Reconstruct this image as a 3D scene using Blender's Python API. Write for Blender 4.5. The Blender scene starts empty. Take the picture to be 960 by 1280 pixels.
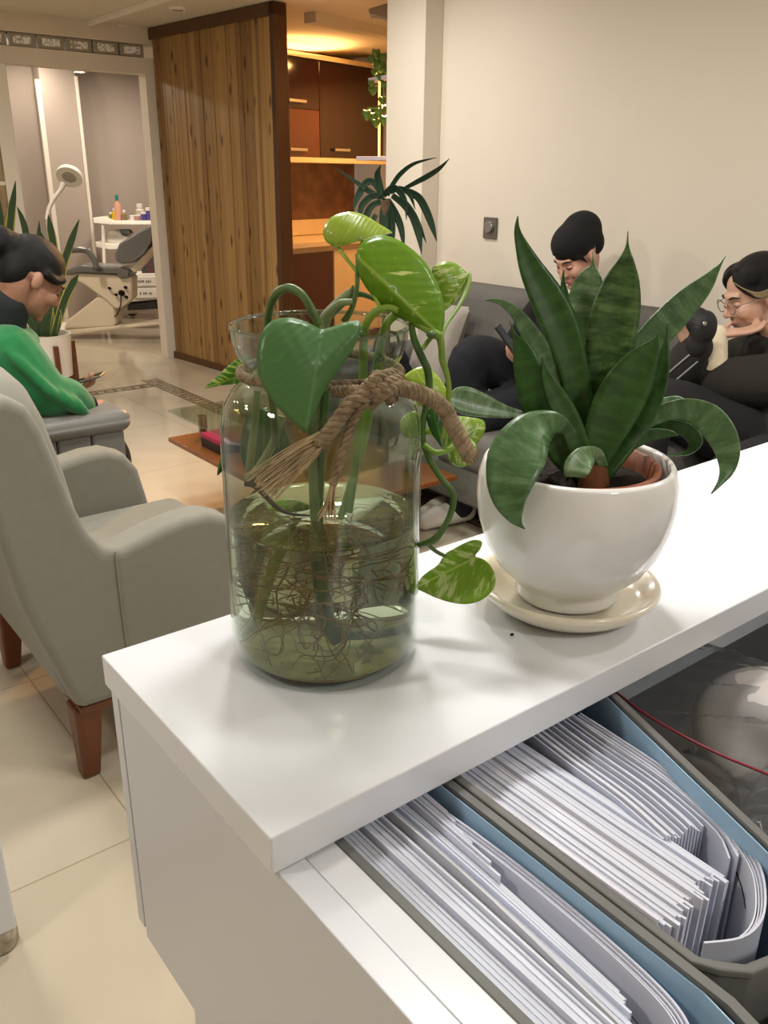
import bpy, bmesh, math, random
from mathutils import Vector, Matrix
random.seed(7)
S = bpy.context.scene
COL = S.collection
PI = math.pi

# ------------------------------------------------------------------ camera
# room axes: x runs along the counter (right, away), y into the room, z up
F_PX = 1085.0
def _n(v): return Vector(v).normalized()
vy = _n((-439-480, 209-640, F_PX)); vx = _n((1965-480, 233-640, F_PX))
vx = (vx - vy*(vx.dot(vy)*.5)).normalized()
vy = (vy - vx*(vx.dot(vy))).normalized()
vz = vx.cross(vy)
if vz.y > 0: vz = -vz
RM = Matrix((vx, vy, vz))            # camera (x right, y down, z forward) -> room
CAM = Vector((0, 0, 1.4))
def ray(px, py): return RM @ Vector(((px-480)/F_PX, (py-640)/F_PX, 1.0))
def at_z(px, py, z): d = ray(px, py); return CAM + d*((z-CAM.z)/d.z)
def at_x(px, py, x): d = ray(px, py); return CAM + d*((x-CAM.x)/d.x)
def at_y(px, py, y): d = ray(px, py); return CAM + d*((y-CAM.y)/d.y)
def at_d(px, py, dep): return CAM + ray(px, py)*dep
PXM = 1.0/F_PX                        # metres per pixel at distance 1

cam = bpy.data.cameras.new('camera'); camo = bpy.data.objects.new('camera', cam); COL.objects.link(camo)
cam.sensor_fit = 'VERTICAL'; cam.sensor_height = 36.0; cam.lens = 36.0*F_PX/1280.0
cam.clip_start = .02; cam.clip_end = 60
right, down, fwd = RM @ Vector((1,0,0)), RM @ Vector((0,1,0)), RM @ Vector((0,0,1))
m3 = Matrix((right, -down, -fwd)).transposed()
camo.matrix_world = Matrix.Translation(CAM) @ m3.to_4x4()
S.camera = camo

# ------------------------------------------------------------------ materials
def lin(c):
    return c/12.92 if c <= .04045 else ((c+.055)/1.055)**2.4
def hexc(h):
    h = h.lstrip('#'); return tuple(lin(int(h[i:i+2], 16)/255) for i in (0, 2, 4)) + (1.0,)
class NT:
    def __init__(s, name):
        s.m = bpy.data.materials.new(name); s.m.use_nodes = True
        s.t = s.m.node_tree; s.b = s.t.nodes['Principled BSDF']; s.out = s.t.nodes['Material Output']
    def n(s, typ, **kw):
        nd = s.t.nodes.new(typ)
        for k, v in kw.items():
            if k in nd.inputs.keys(): nd.inputs[k].default_value = v
            else: setattr(nd, k, v)
        return nd
    def l(s, a, b): s.t.links.new(a, b)
def mat(name, h, rough=.5, metal=0, spec=.5, noise=0, nscale=8, h2=None, bump=0, bscale=60, coat=0, sheen=0, trans=0, sss=0, stretch=(1,1,1), coord='Object'):
    q = NT(name); b = q.b
    c1 = hexc(h)
    b.inputs['Roughness'].default_value = rough; b.inputs['Metallic'].default_value = metal
    b.inputs['Specular IOR Level'].default_value = spec
    b.inputs['Coat Weight'].default_value = coat; b.inputs['Sheen Weight'].default_value = sheen
    b.inputs['Transmission Weight'].default_value = trans
    b.inputs['Base Color'].default_value = c1
    tc = q.n('ShaderNodeTexCoord'); mp = q.n('ShaderNodeMapping', Scale=stretch); q.l(tc.outputs[coord], mp.inputs['Vector'])
    if noise or h2:
        ns = q.n('ShaderNodeTexNoise', Scale=nscale, Detail=4.0); q.l(mp.outputs[0], ns.inputs['Vector'])
        c2 = hexc(h2) if h2 else tuple(max(0, x*(1-noise)) for x in c1[:3])+(1,)
        rp = q.n('ShaderNodeMapRange'); rp.inputs[1].default_value = .35; rp.inputs[2].default_value = .65
        q.l(ns.outputs['Fac'], rp.inputs[0])
        mx = q.n('ShaderNodeMix', data_type='RGBA'); mx.inputs[6].default_value = c1; mx.inputs[7].default_value = c2
        q.l(rp.outputs[0], mx.inputs[0]); q.l(mx.outputs[2], b.inputs['Base Color'])
    if bump:
        nb = q.n('ShaderNodeTexNoise', Scale=bscale, Detail=3.0); q.l(mp.outputs[0], nb.inputs['Vector'])
        bp = q.n('ShaderNodeBump', Strength=bump, Distance=.002); q.l(nb.outputs['Fac'], bp.inputs['Height']); q.l(bp.outputs[0], b.inputs['Normal'])
    if sss:
        b.inputs['Subsurface Weight'].default_value = sss; b.inputs['Subsurface Scale'].default_value = .004
    return q.m
def emis(name, h, strength):
    q = NT(name); q.b.inputs['Base Color'].default_value = hexc(h)
    q.b.inputs['Emission Color'].default_value = hexc(h); q.b.inputs['Emission Strength'].default_value = strength
    return q.m
def clear(name, tint, ior=1.45, rough=0.0, weight=1.0, haze=0.0):
    """thin clear sheet: fresnel mirror over a tinted see-through"""
    q = NT(name); q.t.nodes.remove(q.b)
    tr = q.n('ShaderNodeBsdfTransparent'); tr.inputs[0].default_value = hexc(tint)
    gl = q.n('ShaderNodeBsdfGlossy', Roughness=rough); gl.inputs[0].default_value = (1,1,1,1)
    ge = q.n('ShaderNodeNewGeometry'); dp = q.n('ShaderNodeVectorMath', operation='DOT_PRODUCT'); q.l(ge.outputs['Incoming'], dp.inputs[0]); q.l(ge.outputs['Normal'], dp.inputs[1])
    ab = q.n('ShaderNodeMath', operation='ABSOLUTE'); q.l(dp.outputs['Value'], ab.inputs[0])
    om = q.n('ShaderNodeMath', operation='SUBTRACT'); om.inputs[0].default_value = 1; q.l(ab.outputs[0], om.inputs[1])
    pw = q.n('ShaderNodeMath', operation='POWER'); pw.inputs[1].default_value = 5; q.l(om.outputs[0], pw.inputs[0])
    f0 = ((ior-1)/(ior+1))**2
    fr = q.n('ShaderNodeMath', operation='MULTIPLY_ADD'); fr.inputs[1].default_value = 1-f0; fr.inputs[2].default_value = f0; q.l(pw.outputs[0], fr.inputs[0])
    mu = q.n('ShaderNodeMath', operation='MULTIPLY'); mu.inputs[1].default_value = weight
    mx = q.n('ShaderNodeMixShader')
    q.l(fr.outputs[0], mu.inputs[0]); q.l(mu.outputs[0], mx.inputs[0]); q.l(tr.outputs[0], mx.inputs[1]); q.l(gl.outputs[0], mx.inputs[2]); q.l(mx.outputs[0], q.out.inputs[0])
    if haze:
        df = q.n('ShaderNodeBsdfTranslucent'); df.inputs[0].default_value = (.85,.84,.82,1); d2 = q.n('ShaderNodeBsdfDiffuse'); d2.inputs[0].default_value = (.85,.84,.82,1)
        ad = q.n('ShaderNodeMixShader'); q.l(df.outputs[0], ad.inputs[1]); q.l(d2.outputs[0], ad.inputs[2])
        m4 = q.n('ShaderNodeMixShader'); m4.inputs[0].default_value = haze; q.l(mx.outputs[0], m4.inputs[1]); q.l(ad.outputs[0], m4.inputs[2]); q.l(m4.outputs[0], q.out.inputs[0])
    return q.m

# ------------------------------------------------------------------ meshes
def off(o):
    v = Vector((0,0,0))
    while o is not None: v = v + o.location; o = o.parent
    return v
def catmull(pts, n):
    """pts: list of equal-length tuples -> n+1 smoothly interpolated tuples"""
    k = len(pts); out = []
    for i in range(n+1):
        t = i/n*(k-1); a = min(int(t), k-2); u = t-a
        p0, p1, p2, p3 = pts[max(a-1,0)], pts[a], pts[a+1], pts[min(a+2,k-1)]
        out.append(tuple(.5*((2*p1[j]) + (-p0[j]+p2[j])*u + (2*p0[j]-5*p1[j]+4*p2[j]-p3[j])*u*u + (-p0[j]+3*p1[j]-3*p2[j]+p3[j])*u**3) for j in range(len(p1))))
    return out
def closed_catmull(pts, n):
    k = len(pts); out = []
    for i in range(n):
        t = i/n*k; a = int(t) % k; u = t-int(t)
        p0, p1, p2, p3 = pts[(a-1)%k], pts[a], pts[(a+1)%k], pts[(a+2)%k]
        out.append(tuple(.5*((2*p1[j]) + (-p0[j]+p2[j])*u + (2*p0[j]-5*p1[j]+4*p2[j]-p3[j])*u*u + (-p0[j]+3*p1[j]-3*p2[j]+p3[j])*u**3) for j in range(len(p1))))
    return out
class MB:
    def __init__(s, xf=None): s.v = []; s.f = []; s.uv = {}; s.xf = xf
    def add(s, vs, fs, uvs=None):
        o = len(s.v)
        for i, p in enumerate(vs):
            p = Vector(p)
            if s.xf is not None: p = s.xf @ p
            s.v.append(p)
            if uvs: s.uv[o+i] = uvs[i]
        s.f += [tuple(o+i for i in f) for f in fs]
        return s
    def box(s, x0, y0, z0, x1, y1, z1, m=None):
        vs = [Vector((x,y,z)) for x in (x0,x1) for y in (y0,y1) for z in (z0,z1)]
        if m is not None: vs = [m @ v for v in vs]
        return s.add(vs, [(0,1,3,2),(4,6,7,5),(0,4,5,1),(2,3,7,6),(0,2,6,4),(1,5,7,3)])
    def hexa(s, bot, top):
        """bot, top: four points each, same order"""
        vs = list(bot)+list(top)
        return s.add(vs, [(3,2,1,0),(4,5,6,7)]+[(i,(i+1)%4,(i+1)%4+4,i+4) for i in range(4)])
    def prism(s, poly, a, b, axis='z'):
        """poly: 2-D points; extruded from a to b along axis"""
        def mk(p, t):
            return {'z': (p[0],p[1],t), 'y': (p[0],t,p[1]), 'x': (t,p[0],p[1])}[axis]
        n = len(poly)
        vs = [mk(p,a) for p in poly]+[mk(p,b) for p in poly]
        return s.add(vs, [tuple(range(n-1,-1,-1)), tuple(range(n,2*n))]+[(i,(i+1)%n,(i+1)%n+n,i+n) for i in range(n)])
    def tube(s, pts, r, seg=8, n=None, cap=True):
        """pts: 3-D points; r: number or list"""
        rs = r if isinstance(r, (list,tuple)) else [r]*len(pts)
        q = [tuple(p)+(rr,) for p, rr in zip(pts, rs)]
        if n and len(q) > 2: q = catmull(q, n)
        P = [Vector(p[:3]) for p in q]; R = [max(p[3],1e-5) for p in q]
        k = len(P); nor = None; vs = []; uvs = []; L = 0
        for i in range(k):
            t = (P[min(i+1,k-1)]-P[max(i-1,0)])
            if t.length < 1e-9: t = Vector((0,0,1))
            t.normalize()
            if nor is None:
                nor = t.orthogonal().normalized()
            else:
                nor = (nor - t*nor.dot(t))
                nor = nor.normalized() if nor.length > 1e-6 else t.orthogonal().normalized()
            bi = t.cross(nor)
            if i: L += (P[i]-P[i-1]).length
            for j in range(seg):
                a = 2*PI*j/seg
                vs.append(P[i] + (nor*math.cos(a)+bi*math.sin(a))*R[i]); uvs.append((j/seg, L))
        fs = [(i*seg+j, i*seg+(j+1)%seg, (i+1)*seg+(j+1)%seg, (i+1)*seg+j) for i in range(k-1) for j in range(seg)]
        if cap: fs += [tuple(range(seg-1,-1,-1)), tuple((k-1)*seg+j for j in range(seg))]
        return s.add(vs, fs, uvs)
    def lathe(s, prof, c, seg=48, cap0=True, cap1=True, m=None):
        """prof: (r,z) from bottom to top"""
        vs = []
        for r, z in prof:
            for j in range(seg):
                a = 2*PI*j/seg; p = Vector((r*math.cos(a), r*math.sin(a), z))
                if m is not None: p = m @ p
                vs.append(p+Vector(c))
        k = len(prof)
        fs = [(i*seg+j, i*seg+(j+1)%seg, (i+1)*seg+(j+1)%seg, (i+1)*seg+j) for i in range(k-1) for j in range(seg)]
        if cap0: fs.append(tuple(range(seg-1,-1,-1)))
        if cap1: fs.append(tuple((k-1)*seg+j for j in range(seg)))
        return s.add(vs, fs)
    def ell(s, c, r, m=None, nu=16, nv=10):
        vs = [Vector((0,0,-1))]; fs = []
        for i in range(1, nv):
            ph = -PI/2+PI*i/nv
            for j in range(nu):
                a = 2*PI*j/nu; vs.append(Vector((math.cos(ph)*math.cos(a), math.cos(ph)*math.sin(a), math.sin(ph))))
        vs.append(Vector((0,0,1))); T = len(vs)-1
        for j in range(nu): fs.append((0, 1+(j+1)%nu, 1+j)); fs.append((T, T-nu+j, T-nu+(j+1)%nu))
        for i in range(nv-2):
            for j in range(nu): fs.append((1+i*nu+j, 1+i*nu+(j+1)%nu, 1+(i+1)*nu+(j+1)%nu, 1+(i+1)*nu+j))
        rr = Vector(r) if not isinstance(r, (int,float)) else Vector((r,r,r))
        out = []
        for v in vs:
            p = Vector((v.x*rr.x, v.y*rr.y, v.z*rr.z))
            if m is not None: p = m @ p
            out.append(p+Vector(c))
        return s.add(out, fs)
    def grid(s, fn, nu, nv, closed=False):
        """fn(u,v) in 0..1 -> point"""
        vs = []; uvs = []
        for i in range(nu+1):
            for j in range(nv+1): vs.append(fn(i/nu, j/nv)); uvs.append((i/nu, j/nv))
        fs = [(i*(nv+1)+j, (i+1)*(nv+1)+j, (i+1)*(nv+1)+j+1, i*(nv+1)+j+1) for i in range(nu) for j in range(nv)]
        return s.add(vs, fs, uvs)
    def build(s, name, m, parent=None, smooth=True, bevel=0, solid=0, sub=0, angle=40, seg=2, bw=None):
        o0 = off(parent)
        me = bpy.data.meshes.new(name); me.from_pydata([tuple(p-o0) for p in s.v], [], s.f)
        if s.uv:
            ul = me.uv_layers.new(name='UVMap')
            for lp in me.loops: ul.data[lp.index].uv = s.uv.get(lp.vertex_index, (0,0))
        bm = bmesh.new(); bm.from_mesh(me); bmesh.ops.recalc_face_normals(bm, faces=bm.faces); bm.to_mesh(me); bm.free()
        me.materials.append(m)
        o = bpy.data.objects.new(name, me); COL.objects.link(o)
        if parent is not None: o.parent = parent
        if smooth:
            for p in me.polygons: p.use_smooth = True
        if solid:
            md = o.modifiers.new('solid', 'SOLIDIFY'); md.thickness = solid; md.offset = 0
        if sub:
            md = o.modifiers.new('sub', 'SUBSURF'); md.levels = sub; md.render_levels = sub
        if bevel:
            md = o.modifiers.new('bev', 'BEVEL'); md.width = bevel; md.segments = seg; md.limit_method = 'ANGLE'; md.angle_limit = math.radians(35)
        if smooth and (bevel or angle < 180) and not sub and not solid:
            es = me.attributes.get('sharp_edge') or me.attributes.new('sharp_edge', 'BOOLEAN', 'EDGE')
            bm = bmesh.new(); bm.from_mesh(me); bm.edges.ensure_lookup_table()
            for e in bm.edges:
                if len(e.link_faces) == 2 and e.calc_face_angle(0) > math.radians(angle): es.data[e.index].value = True
            bm.free()
        return o
def tag(o, label, cat, group=None, kind=None):
    o['label'] = label; o['category'] = cat
    if group: o['group'] = group
    if kind: o['kind'] = kind
    return o
def thing(name, loc, label, cat, group=None):
    o = bpy.data.objects.new(name, None); COL.objects.link(o); o.location = loc; o.empty_display_size = .05
    return tag(o, label, cat, group)
def struct(o): o['kind'] = 'structure'; return o
def area(name, loc, size, power, color, target=None, shape='DISK', spread=180):
    l = bpy.data.lights.new(name, 'AREA'); l.shape = shape; l.size = size; l.energy = power; l.color = color; l.spread = math.radians(spread)
    o = bpy.data.objects.new(name, l); COL.objects.link(o); o.location = loc
    d = (Vector(target)-Vector(loc)) if target is not None else Vector((0,0,-1))
    o.rotation_euler = d.to_track_quat('-Z', 'Y').to_euler()
    return o
# ------------------------------------------------------------------ materials of the setting
WHITE = mat('white_laminate', '#e2e5ea', rough=.16, spec=.5)
WHITE_EDGE = mat('white_edge', '#d6d9df', rough=.3)
CREAM = mat('cream_paint', '#e2d8c8', rough=.75, noise=.03, nscale=2)
CEIL = mat('ceiling_paint', '#d9d2c2', rough=.8)
GREYW = mat('grey_paint', '#b3a79f', rough=.7, noise=.05, nscale=1.5)
TRIMW = mat('trim_white', '#efe9df', rough=.5)
def floor_mat():
    q = NT('floor_tile'); b = q.b; b.inputs['Roughness'].default_value = .1; b.inputs['Specular IOR Level'].default_value = .5
    tc = q.n('ShaderNodeTexCoord')
    br = q.n('ShaderNodeTexBrick', offset=0.0, squash=1.0); br.inputs['Scale'].default_value = 1.0
    br.inputs['Mortar Size'].default_value = .002; br.inputs['Brick Width'].default_value = .8; br.inputs['Row Height'].default_value = .8
    mp = q.n('ShaderNodeMapping'); mp.inputs['Location'].default_value = (.25, .03, 0)
    q.l(tc.outputs['Object'], mp.inputs['Vector']); q.l(mp.outputs[0], br.inputs['Vector'])
    br.inputs['Color1'].default_value = hexc('#c6bba6'); br.inputs['Color2'].default_value = hexc('#c9bfab'); br.inputs['Mortar'].default_value = hexc('#a4967f')
    ns = q.n('ShaderNodeTexNoise', Scale=1.3, Detail=8.0, Distortion=1.2); q.l(tc.outputs['Object'], ns.inputs['Vector'])
    mx = q.n('ShaderNodeMix', data_type='RGBA', blend_type='MULTIPLY'); mx.inputs[0].default_value = 1
    rp = q.n('ShaderNodeValToRGB'); rp.color_ramp.elements[0].position = .3; rp.color_ramp.elements[0].color = (.86,.84,.8,1); rp.color_ramp.elements[1].position = .6
    rp.color_ramp.elements[1].color = (1,1,1,1)
    q.l(ns.outputs['Fac'], rp.inputs[0]); q.l(br.outputs['Color'], mx.inputs[6]); q.l(rp.outputs[0], mx.inputs[7]); q.l(mx.outputs[2], b.inputs['Base Color'])
    return q.m
FLOOR = floor_mat()
struct(MB().box(-2.2,-2.0,-.1, 5.6,10.0,0).build('floor', FLOOR, smooth=False))
struct(MB().box(-2.2,-2.0,2.36, 5.6,10.0,2.46).build('ceiling', CEIL, smooth=False))
struct(MB().box(3.2,-2.0,0, 3.35,3.92,2.36).build('wall_right', CREAM, smooth=False))
struct(MB().box(3.083,3.62,0, 3.2,3.92,2.36).build('wall_column', CREAM, smooth=False, bevel=.004))
struct(MB().box(-2.2,-2.1,0, 3.35,-2.0,2.36).build('wall_back', CREAM, smooth=False))
struct(MB().box(-2.3,-2.1,0, -2.2,6.7,2.36).build('wall_left', CREAM, smooth=False))
# wall between the hall and the treatment room, with a wide opening (x 1.93 .. 2.95)
w = MB(); w.box(-2.2,6.57,0, 1.0,6.69,2.36); w.box(1.0,6.57,2.06, 3.05,6.69,2.165); w.box(1.0,6.57,2.25, 3.05,6.69,2.36)
w.box(2.95,6.57,0, 3.05,6.69,2.06)
struct(w.build('wall_front', CREAM, smooth=False))
# row of glass blocks above the opening
GB = NT('glass_block'); GB.b.inputs['Base Color'].default_value = hexc('#bdb7a6'); GB.b.inputs['Roughness'].default_value = .15
_t = GB.n('ShaderNodeTexCoord'); _v = GB.n('ShaderNodeTexNoise', Scale=26.0, Detail=2.0, Distortion=2.0); GB.l(_t.outputs['Object'], _v.inputs['Vector'])
_r = GB.n('ShaderNodeValToRGB'); _r.color_ramp.elements[0].color = hexc('#b5ae9d'); _r.color_ramp.elements[0].position = .42; _r.color_ramp.elements[1].color = hexc('#ffffff'); _r.color_ramp.elements[1].position = .56
GB.l(_v.outputs['Fac'], _r.inputs[0]); GB.l(_r.outputs[0], GB.b.inputs['Base Color'])
GBE = mat('glass_block_edge', '#a09a8a', rough=.2)
for i in range(11):
    x = 2.955-.19*i
    b = MB().box(x-.178,6.575,2.168, x,6.68,2.247).build('glass_block', GBE, smooth=False, bevel=.004)
    tag(b, 'clear rippled glass block in the row above the treatment room opening', 'glass block', 'row of glass blocks above the opening')
    MB().box(x-.148,6.568,2.184, x-.03,6.578,2.231).build('glass_face', GB.m, b, smooth=False, bevel=.003)
# treatment room beyond
struct(MB().box(0.9,9.3,0, 5.6,9.45,2.36).build('wall_treatment_back', GREYW, smooth=False))
struct(MB().box(0.8,6.69,0, 0.9,9.45,2.36).build('wall_treatment_left', GREYW, smooth=False))
p = MB().box(3.03,9.1,0, 3.37,9.3,2.36).build('wall_treatment_pier', GREYW, smooth=False); struct(p)
struct(MB().box(2.985,9.085,0, 3.03,9.12,2.2).build('trim_1', TRIMW, smooth=False, bevel=.004))
struct(MB().box(3.36,9.085,0, 3.39,9.12,2.25).build('trim_2', TRIMW, smooth=False, bevel=.004))
struct(MB().box(5.5,6.7,0, 5.6,9.45,2.36).build('wall_treatment_right', GREYW, smooth=False))
# glazed white door leaf standing open at the left of the opening
d = MB()
x0,x1,yy0,yy1 = 1.10,1.95,6.48,6.53
for a,b in ((x0,x0+.09),(x1-.10,x1)): d.box(a,yy0,0, b,yy1,2.05)
d.box(x0+.09,yy0+.002,0,x1-.1,yy1-.002,.25); d.box(x0+.09,yy0+.002,1.95,x1-.1,yy1-.002,2.05)
for z in (.62,.98,1.32,1.56,1.80): d.box(x0+.09,yy0+.01,z-.012, x1-.1,yy1-.01,z+.012)
d.box(1.46,yy0+.01,.25,1.484,yy1-.01,1.95)
dd = struct(d.build('door_1', mat('door_white', '#e6dfcf', rough=.5), smooth=False, bevel=.004))
MB().box(x0+.08,6.5,.24, x1-.09,6.506,1.96).build('pane', clear('door_glass', '#d8d2be', weight=.6), dd, smooth=False)
struct(MB().box(1.0,6.57,0, 1.10,6.69,2.06).build('trim_3', TRIMW, smooth=False))
# recessed downlights: one lit in the lintel, two unlit in the soffit
def downlight(c, lit, label):
    t = thing('downlight', c, label, 'ceiling light')
    MB().lathe([(.036,-.012),(.05,-.012),(.055,-.004),(.055,0.0)], c, seg=24, cap0=False).build('ring', TRIMW, t)
    MB().lathe([(.036,-.008),(.036,0.0)], c, seg=24).build('lens', emis('lamp_lens', '#fff3dc', 25.0) if lit else mat('lamp_lens_off', '#d6cebd', rough=.4), t)
downlight(Vector((2.50,6.66,2.06)), True, 'small lit downlight under the lintel of the treatment room opening')
downlight(at_z(150,32,2.36), False, 'unlit round downlight in the soffit near the glass blocks')
downlight(at_z(222,10,2.36), False, 'unlit round downlight in the soffit above the timber partition')
struct(MB().box(2.55,-1.9,2.33, 2.585,6.57,2.36).build('trim_4', TRIMW, smooth=False, bevel=.003))
# greek key mosaic strips in the floor
def key_mat():
    q = NT('greek_key_mosaic'); b = q.b; b.inputs['Roughness'].default_value = .15
    q.b.inputs['Base Color'].default_value = hexc('#5d5343')
    return q.m
KEY = key_mat(); KEYL = mat('mosaic_pale', '#a89a80', rough=.15)
def key_strip(name, a, b, label):
    a, b = Vector(a), Vector(b); u = (b-a).normalized(); v = Vector((-u.y,u.x,0)); L = (b-a).length
    def q4(mb, s0,s1,t0,t1,z):
        mb.add([a+u*s0+v*t0+Vector((0,0,z)), a+u*s1+v*t0+Vector((0,0,z)), a+u*s1+v*t1+Vector((0,0,z)), a+u*s0+v*t1+Vector((0,0,z))], [(0,1,2,3)])
    base = MB(); vs=[]
    base.hexa([a+v*.0, b+v*.0, b+v*.12, a+v*.12], [p+Vector((0,0,.0012)) for p in (a, b, b+v*.12, a+v*.12)])
    o = base.build(name, KEYL, smooth=False); struct(o)
    k = MB(); q4(k,0,L,.004,.016,.0018); q4(k,0,L,.104,.116,.0018)
    n = int(L/.13)
    for i in range(n):
        s = i*L/n; w_ = L/n
        q4(k,s,s+w_*.9,.028,.038,.0018); q4(k,s+w_*.0,s+w_*.12,.028,.09,.0018); q4(k,s,s+w_*.68,.08,.09,.0018); q4(k,s+w_*.56,s+w_*.68,.055,.09,.0018); q4(k,s+w_*.3,s+w_*.68,.052,.062,.0018)
    k.build('key_pattern', KEY, o, smooth=False)
key_strip('trim_5', (2.56,-1.0,0), (2.56,5.93,0), '')
key_strip('trim_6', (2.44,5.81,0), (-1.6,5.81,0), '')
HC = .98
# ------------------------------------------------------------------ counter top + cabinet below
ct = MB().box(.231,.413,HC-.032, 3.0,.716,HC).build('countertop', WHITE, smooth=False, bevel=.0015)
tag(ct, 'glossy white counter top slab carrying the jar and the planter', 'countertop')
cab = thing('counter_cabinet', (.6,.5,0), 'white laminate cabinet under the counter top with open drawer', 'cabinet')
MB().box(.236,.700,.655, 2.9,.716,HC-.032).build('back_panel', WHITE_EDGE, cab, smooth=False, bevel=.001)
MB().box(.236,-.25,.645, .2585,.697,HC-.0325).build('side_panel', WHITE_EDGE, cab, smooth=False, bevel=.001)
MB().box(.2585,-.20,.645, 2.9,.700,.660).build('bottom_panel', WHITE_EDGE, cab, smooth=False)
MB().box(.27,-.15,0, 2.8,.672,.645).build('plinth', WHITE_EDGE, cab, smooth=False, bevel=.001)
MB().box(1.6,.42,.66, 1.62,.70,HC-.033).build('divider', WHITE_EDGE, cab, smooth=False)
# drawer pulled out towards the viewer
dr = thing('drawer', (.7,.2,.66), 'white drawer pulled out from under the counter, holding box files', 'drawer')
MB().box(.2605,-.22,.665, .2865,.66,HC-.036).build('drawer_side', WHITE, dr, smooth=False, bevel=.001)
MB().box(1.40,-.22,.665, 1.42,.66,HC-.05).build('drawer_side', WHITE, dr, smooth=False, bevel=.001)
MB().box(.2865,.64,.665, 1.40,.66,HC-.08).build('drawer_back', WHITE, dr, smooth=False)
MB().box(.2865,-.22,.665, 1.40,.64,.675).build('drawer_bottom', mat('drawer_shade_grey','#5a5a5b',rough=.8), dr, smooth=False)  # dark grey bottom stands in for the shade inside the drawer
MB().box(.2605,-.24,.665, 1.42,-.22,HC-.04).build('drawer_front', WHITE, dr, smooth=False, bevel=.001)
# white cabinet end at the lower left, with a scuffed plastic foot
sc = thing('side_cabinet', (-.1,1.5,0), 'white cabinet end with scuffed plastic foot beside the armchair', 'cabinet')
MB().box(-.7,1.42,.08, .165,1.50,1.0).build('panel', WHITE_EDGE, sc, smooth=False, bevel=.002)
MB().box(.168,1.417,.05, .235,1.50,1.0).build('post', WHITE_EDGE, sc, smooth=False, bevel=.004)
MB().lathe([(.03,0),(.036,.004),(.036,.045),(.033,.05)], (.205,1.452,0), seg=20).build('foot', mat('scuffed_foot', '#b9b09c', rough=.6, h2='#7d725f', nscale=30), sc)
MB().lathe([(.03,0),(.036,.004),(.036,.075),(.033,.08)], (.1,1.462,0), seg=20).build('foot', mat('scuffed_foot_b', '#b9b09c', rough=.6, h2='#8d826f', nscale=30), sc)
HF = Vector((fwd.x, fwd.y, 0)).normalized(); HR = Vector((right.x, right.y, 0)).normalized(); UP = Vector((0,0,1))
def pxprism(mb, poly, dep, th):
    """outline seen from the hall, standing at distance dep, given real thickness th"""
    fr = [at_d(x,y,dep) for x,y in poly]; n = len(fr)
    bk = [p+HF*th for p in fr]
    return mb.add(fr+bk, [tuple(range(n)), tuple(range(2*n-1,n-1,-1))]+[(i,i+n,(i+1)%n+n,(i+1)%n) for i in range(n)])
# ------------------------------------------------------------------ timber partition
def wood_mat(name, a, b, knots=True, rough=.5, axis='Object', zs=.35, sc=9):
    q = NT(name); bs = q.b; bs.inputs['Roughness'].default_value = rough
    uv = q.n('ShaderNodeUVMap'); sp = q.n('ShaderNodeSeparateXYZ'); q.l(uv.outputs[0], sp.inputs[0])
    tc = q.n('ShaderNodeTexCoord'); mp = q.n('ShaderNodeMapping', Scale=(1,1,zs/8)); q.l(tc.outputs['Object'], mp.inputs['Vector'])
    ad = q.n('ShaderNodeVectorMath', operation='ADD'); cb = q.n('ShaderNodeCombineXYZ'); m = q.n('ShaderNodeMath', operation='MULTIPLY'); m.inputs[1].default_value = 37
    q.l(sp.outputs[0], m.inputs[0]); q.l(m.outputs[0], cb.inputs[2]); q.l(mp.outputs[0], ad.inputs[0]); q.l(cb.outputs[0], ad.inputs[1])
    ns = q.n('ShaderNodeTexNoise', Scale=60.0, Detail=4.0); q.l(ad.outputs[0], ns.inputs['Vector'])
    mx = q.n('ShaderNodeMix', data_type='RGBA'); mx.inputs[6].default_value = hexc(a); mx.inputs[7].default_value = hexc(b)
    f = q.n('ShaderNodeMath', operation='MULTIPLY_ADD'); f.inputs[1].default_value = .6; q.l(sp.outputs[0], f.inputs[0])
    g = q.n('ShaderNodeMath', operation='MULTIPLY_ADD'); g.inputs[1].default_value = .9; g.inputs[2].default_value = -.28; q.l(ns.outputs['Fac'], g.inputs[0]); q.l(g.outputs[0], f.inputs[2])
    q.l(f.outputs[0], mx.inputs[0]); last = mx.outputs[2]
    if knots:
        mk = q.n('ShaderNodeMapping', Scale=(1,1,.35)); q.l(tc.outputs['Object'], mk.inputs['Vector'])
        ak = q.n('ShaderNodeVectorMath', operation='ADD'); q.l(mk.outputs[0], ak.inputs[0]); q.l(cb.outputs[0], ak.inputs[1])
        vo = q.n('ShaderNodeTexVoronoi', Scale=sc); q.l(ak.outputs[0], vo.inputs['Vector'])
        rp = q.n('ShaderNodeValToRGB'); rp.color_ramp.elements[0].position = .09; rp.color_ramp.elements[0].color = (.16,.11,.08,1); rp.color_ramp.elements[1].position = .25; rp.color_ramp.elements[1].color = (1,1,1,1)
        q.l(vo.outputs['Distance'], rp.inputs[0])
        mm = q.n('ShaderNodeMix', data_type='RGBA', blend_type='MULTIPLY'); mm.inputs[0].default_value = .9
        q.l(last, mm.inputs[6]); q.l(rp.outputs[0], mm.inputs[7]); last = mm.outputs[2]
    q.l(last, bs.inputs['Base Color'])
    return q.m
SLAT = wood_mat('knotty_slats', '#75532c', '#b28c55', sc=13)
DARKW = wood_mat('dark_frame_wood', '#4a2f16', '#6a4522', knots=False)
CHAIRW = wood_mat('chair_leg_wood', '#5b3015', '#7d4620', knots=False, rough=.35)
A = Vector((2.995,6.57,0)); B = Vector((3.115,5.06,0)); u = (B-A).normalized(); v = Vector((u.y,-u.x,0)); v = v if v.x > 0 else -v
LP = (B-A).length
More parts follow.
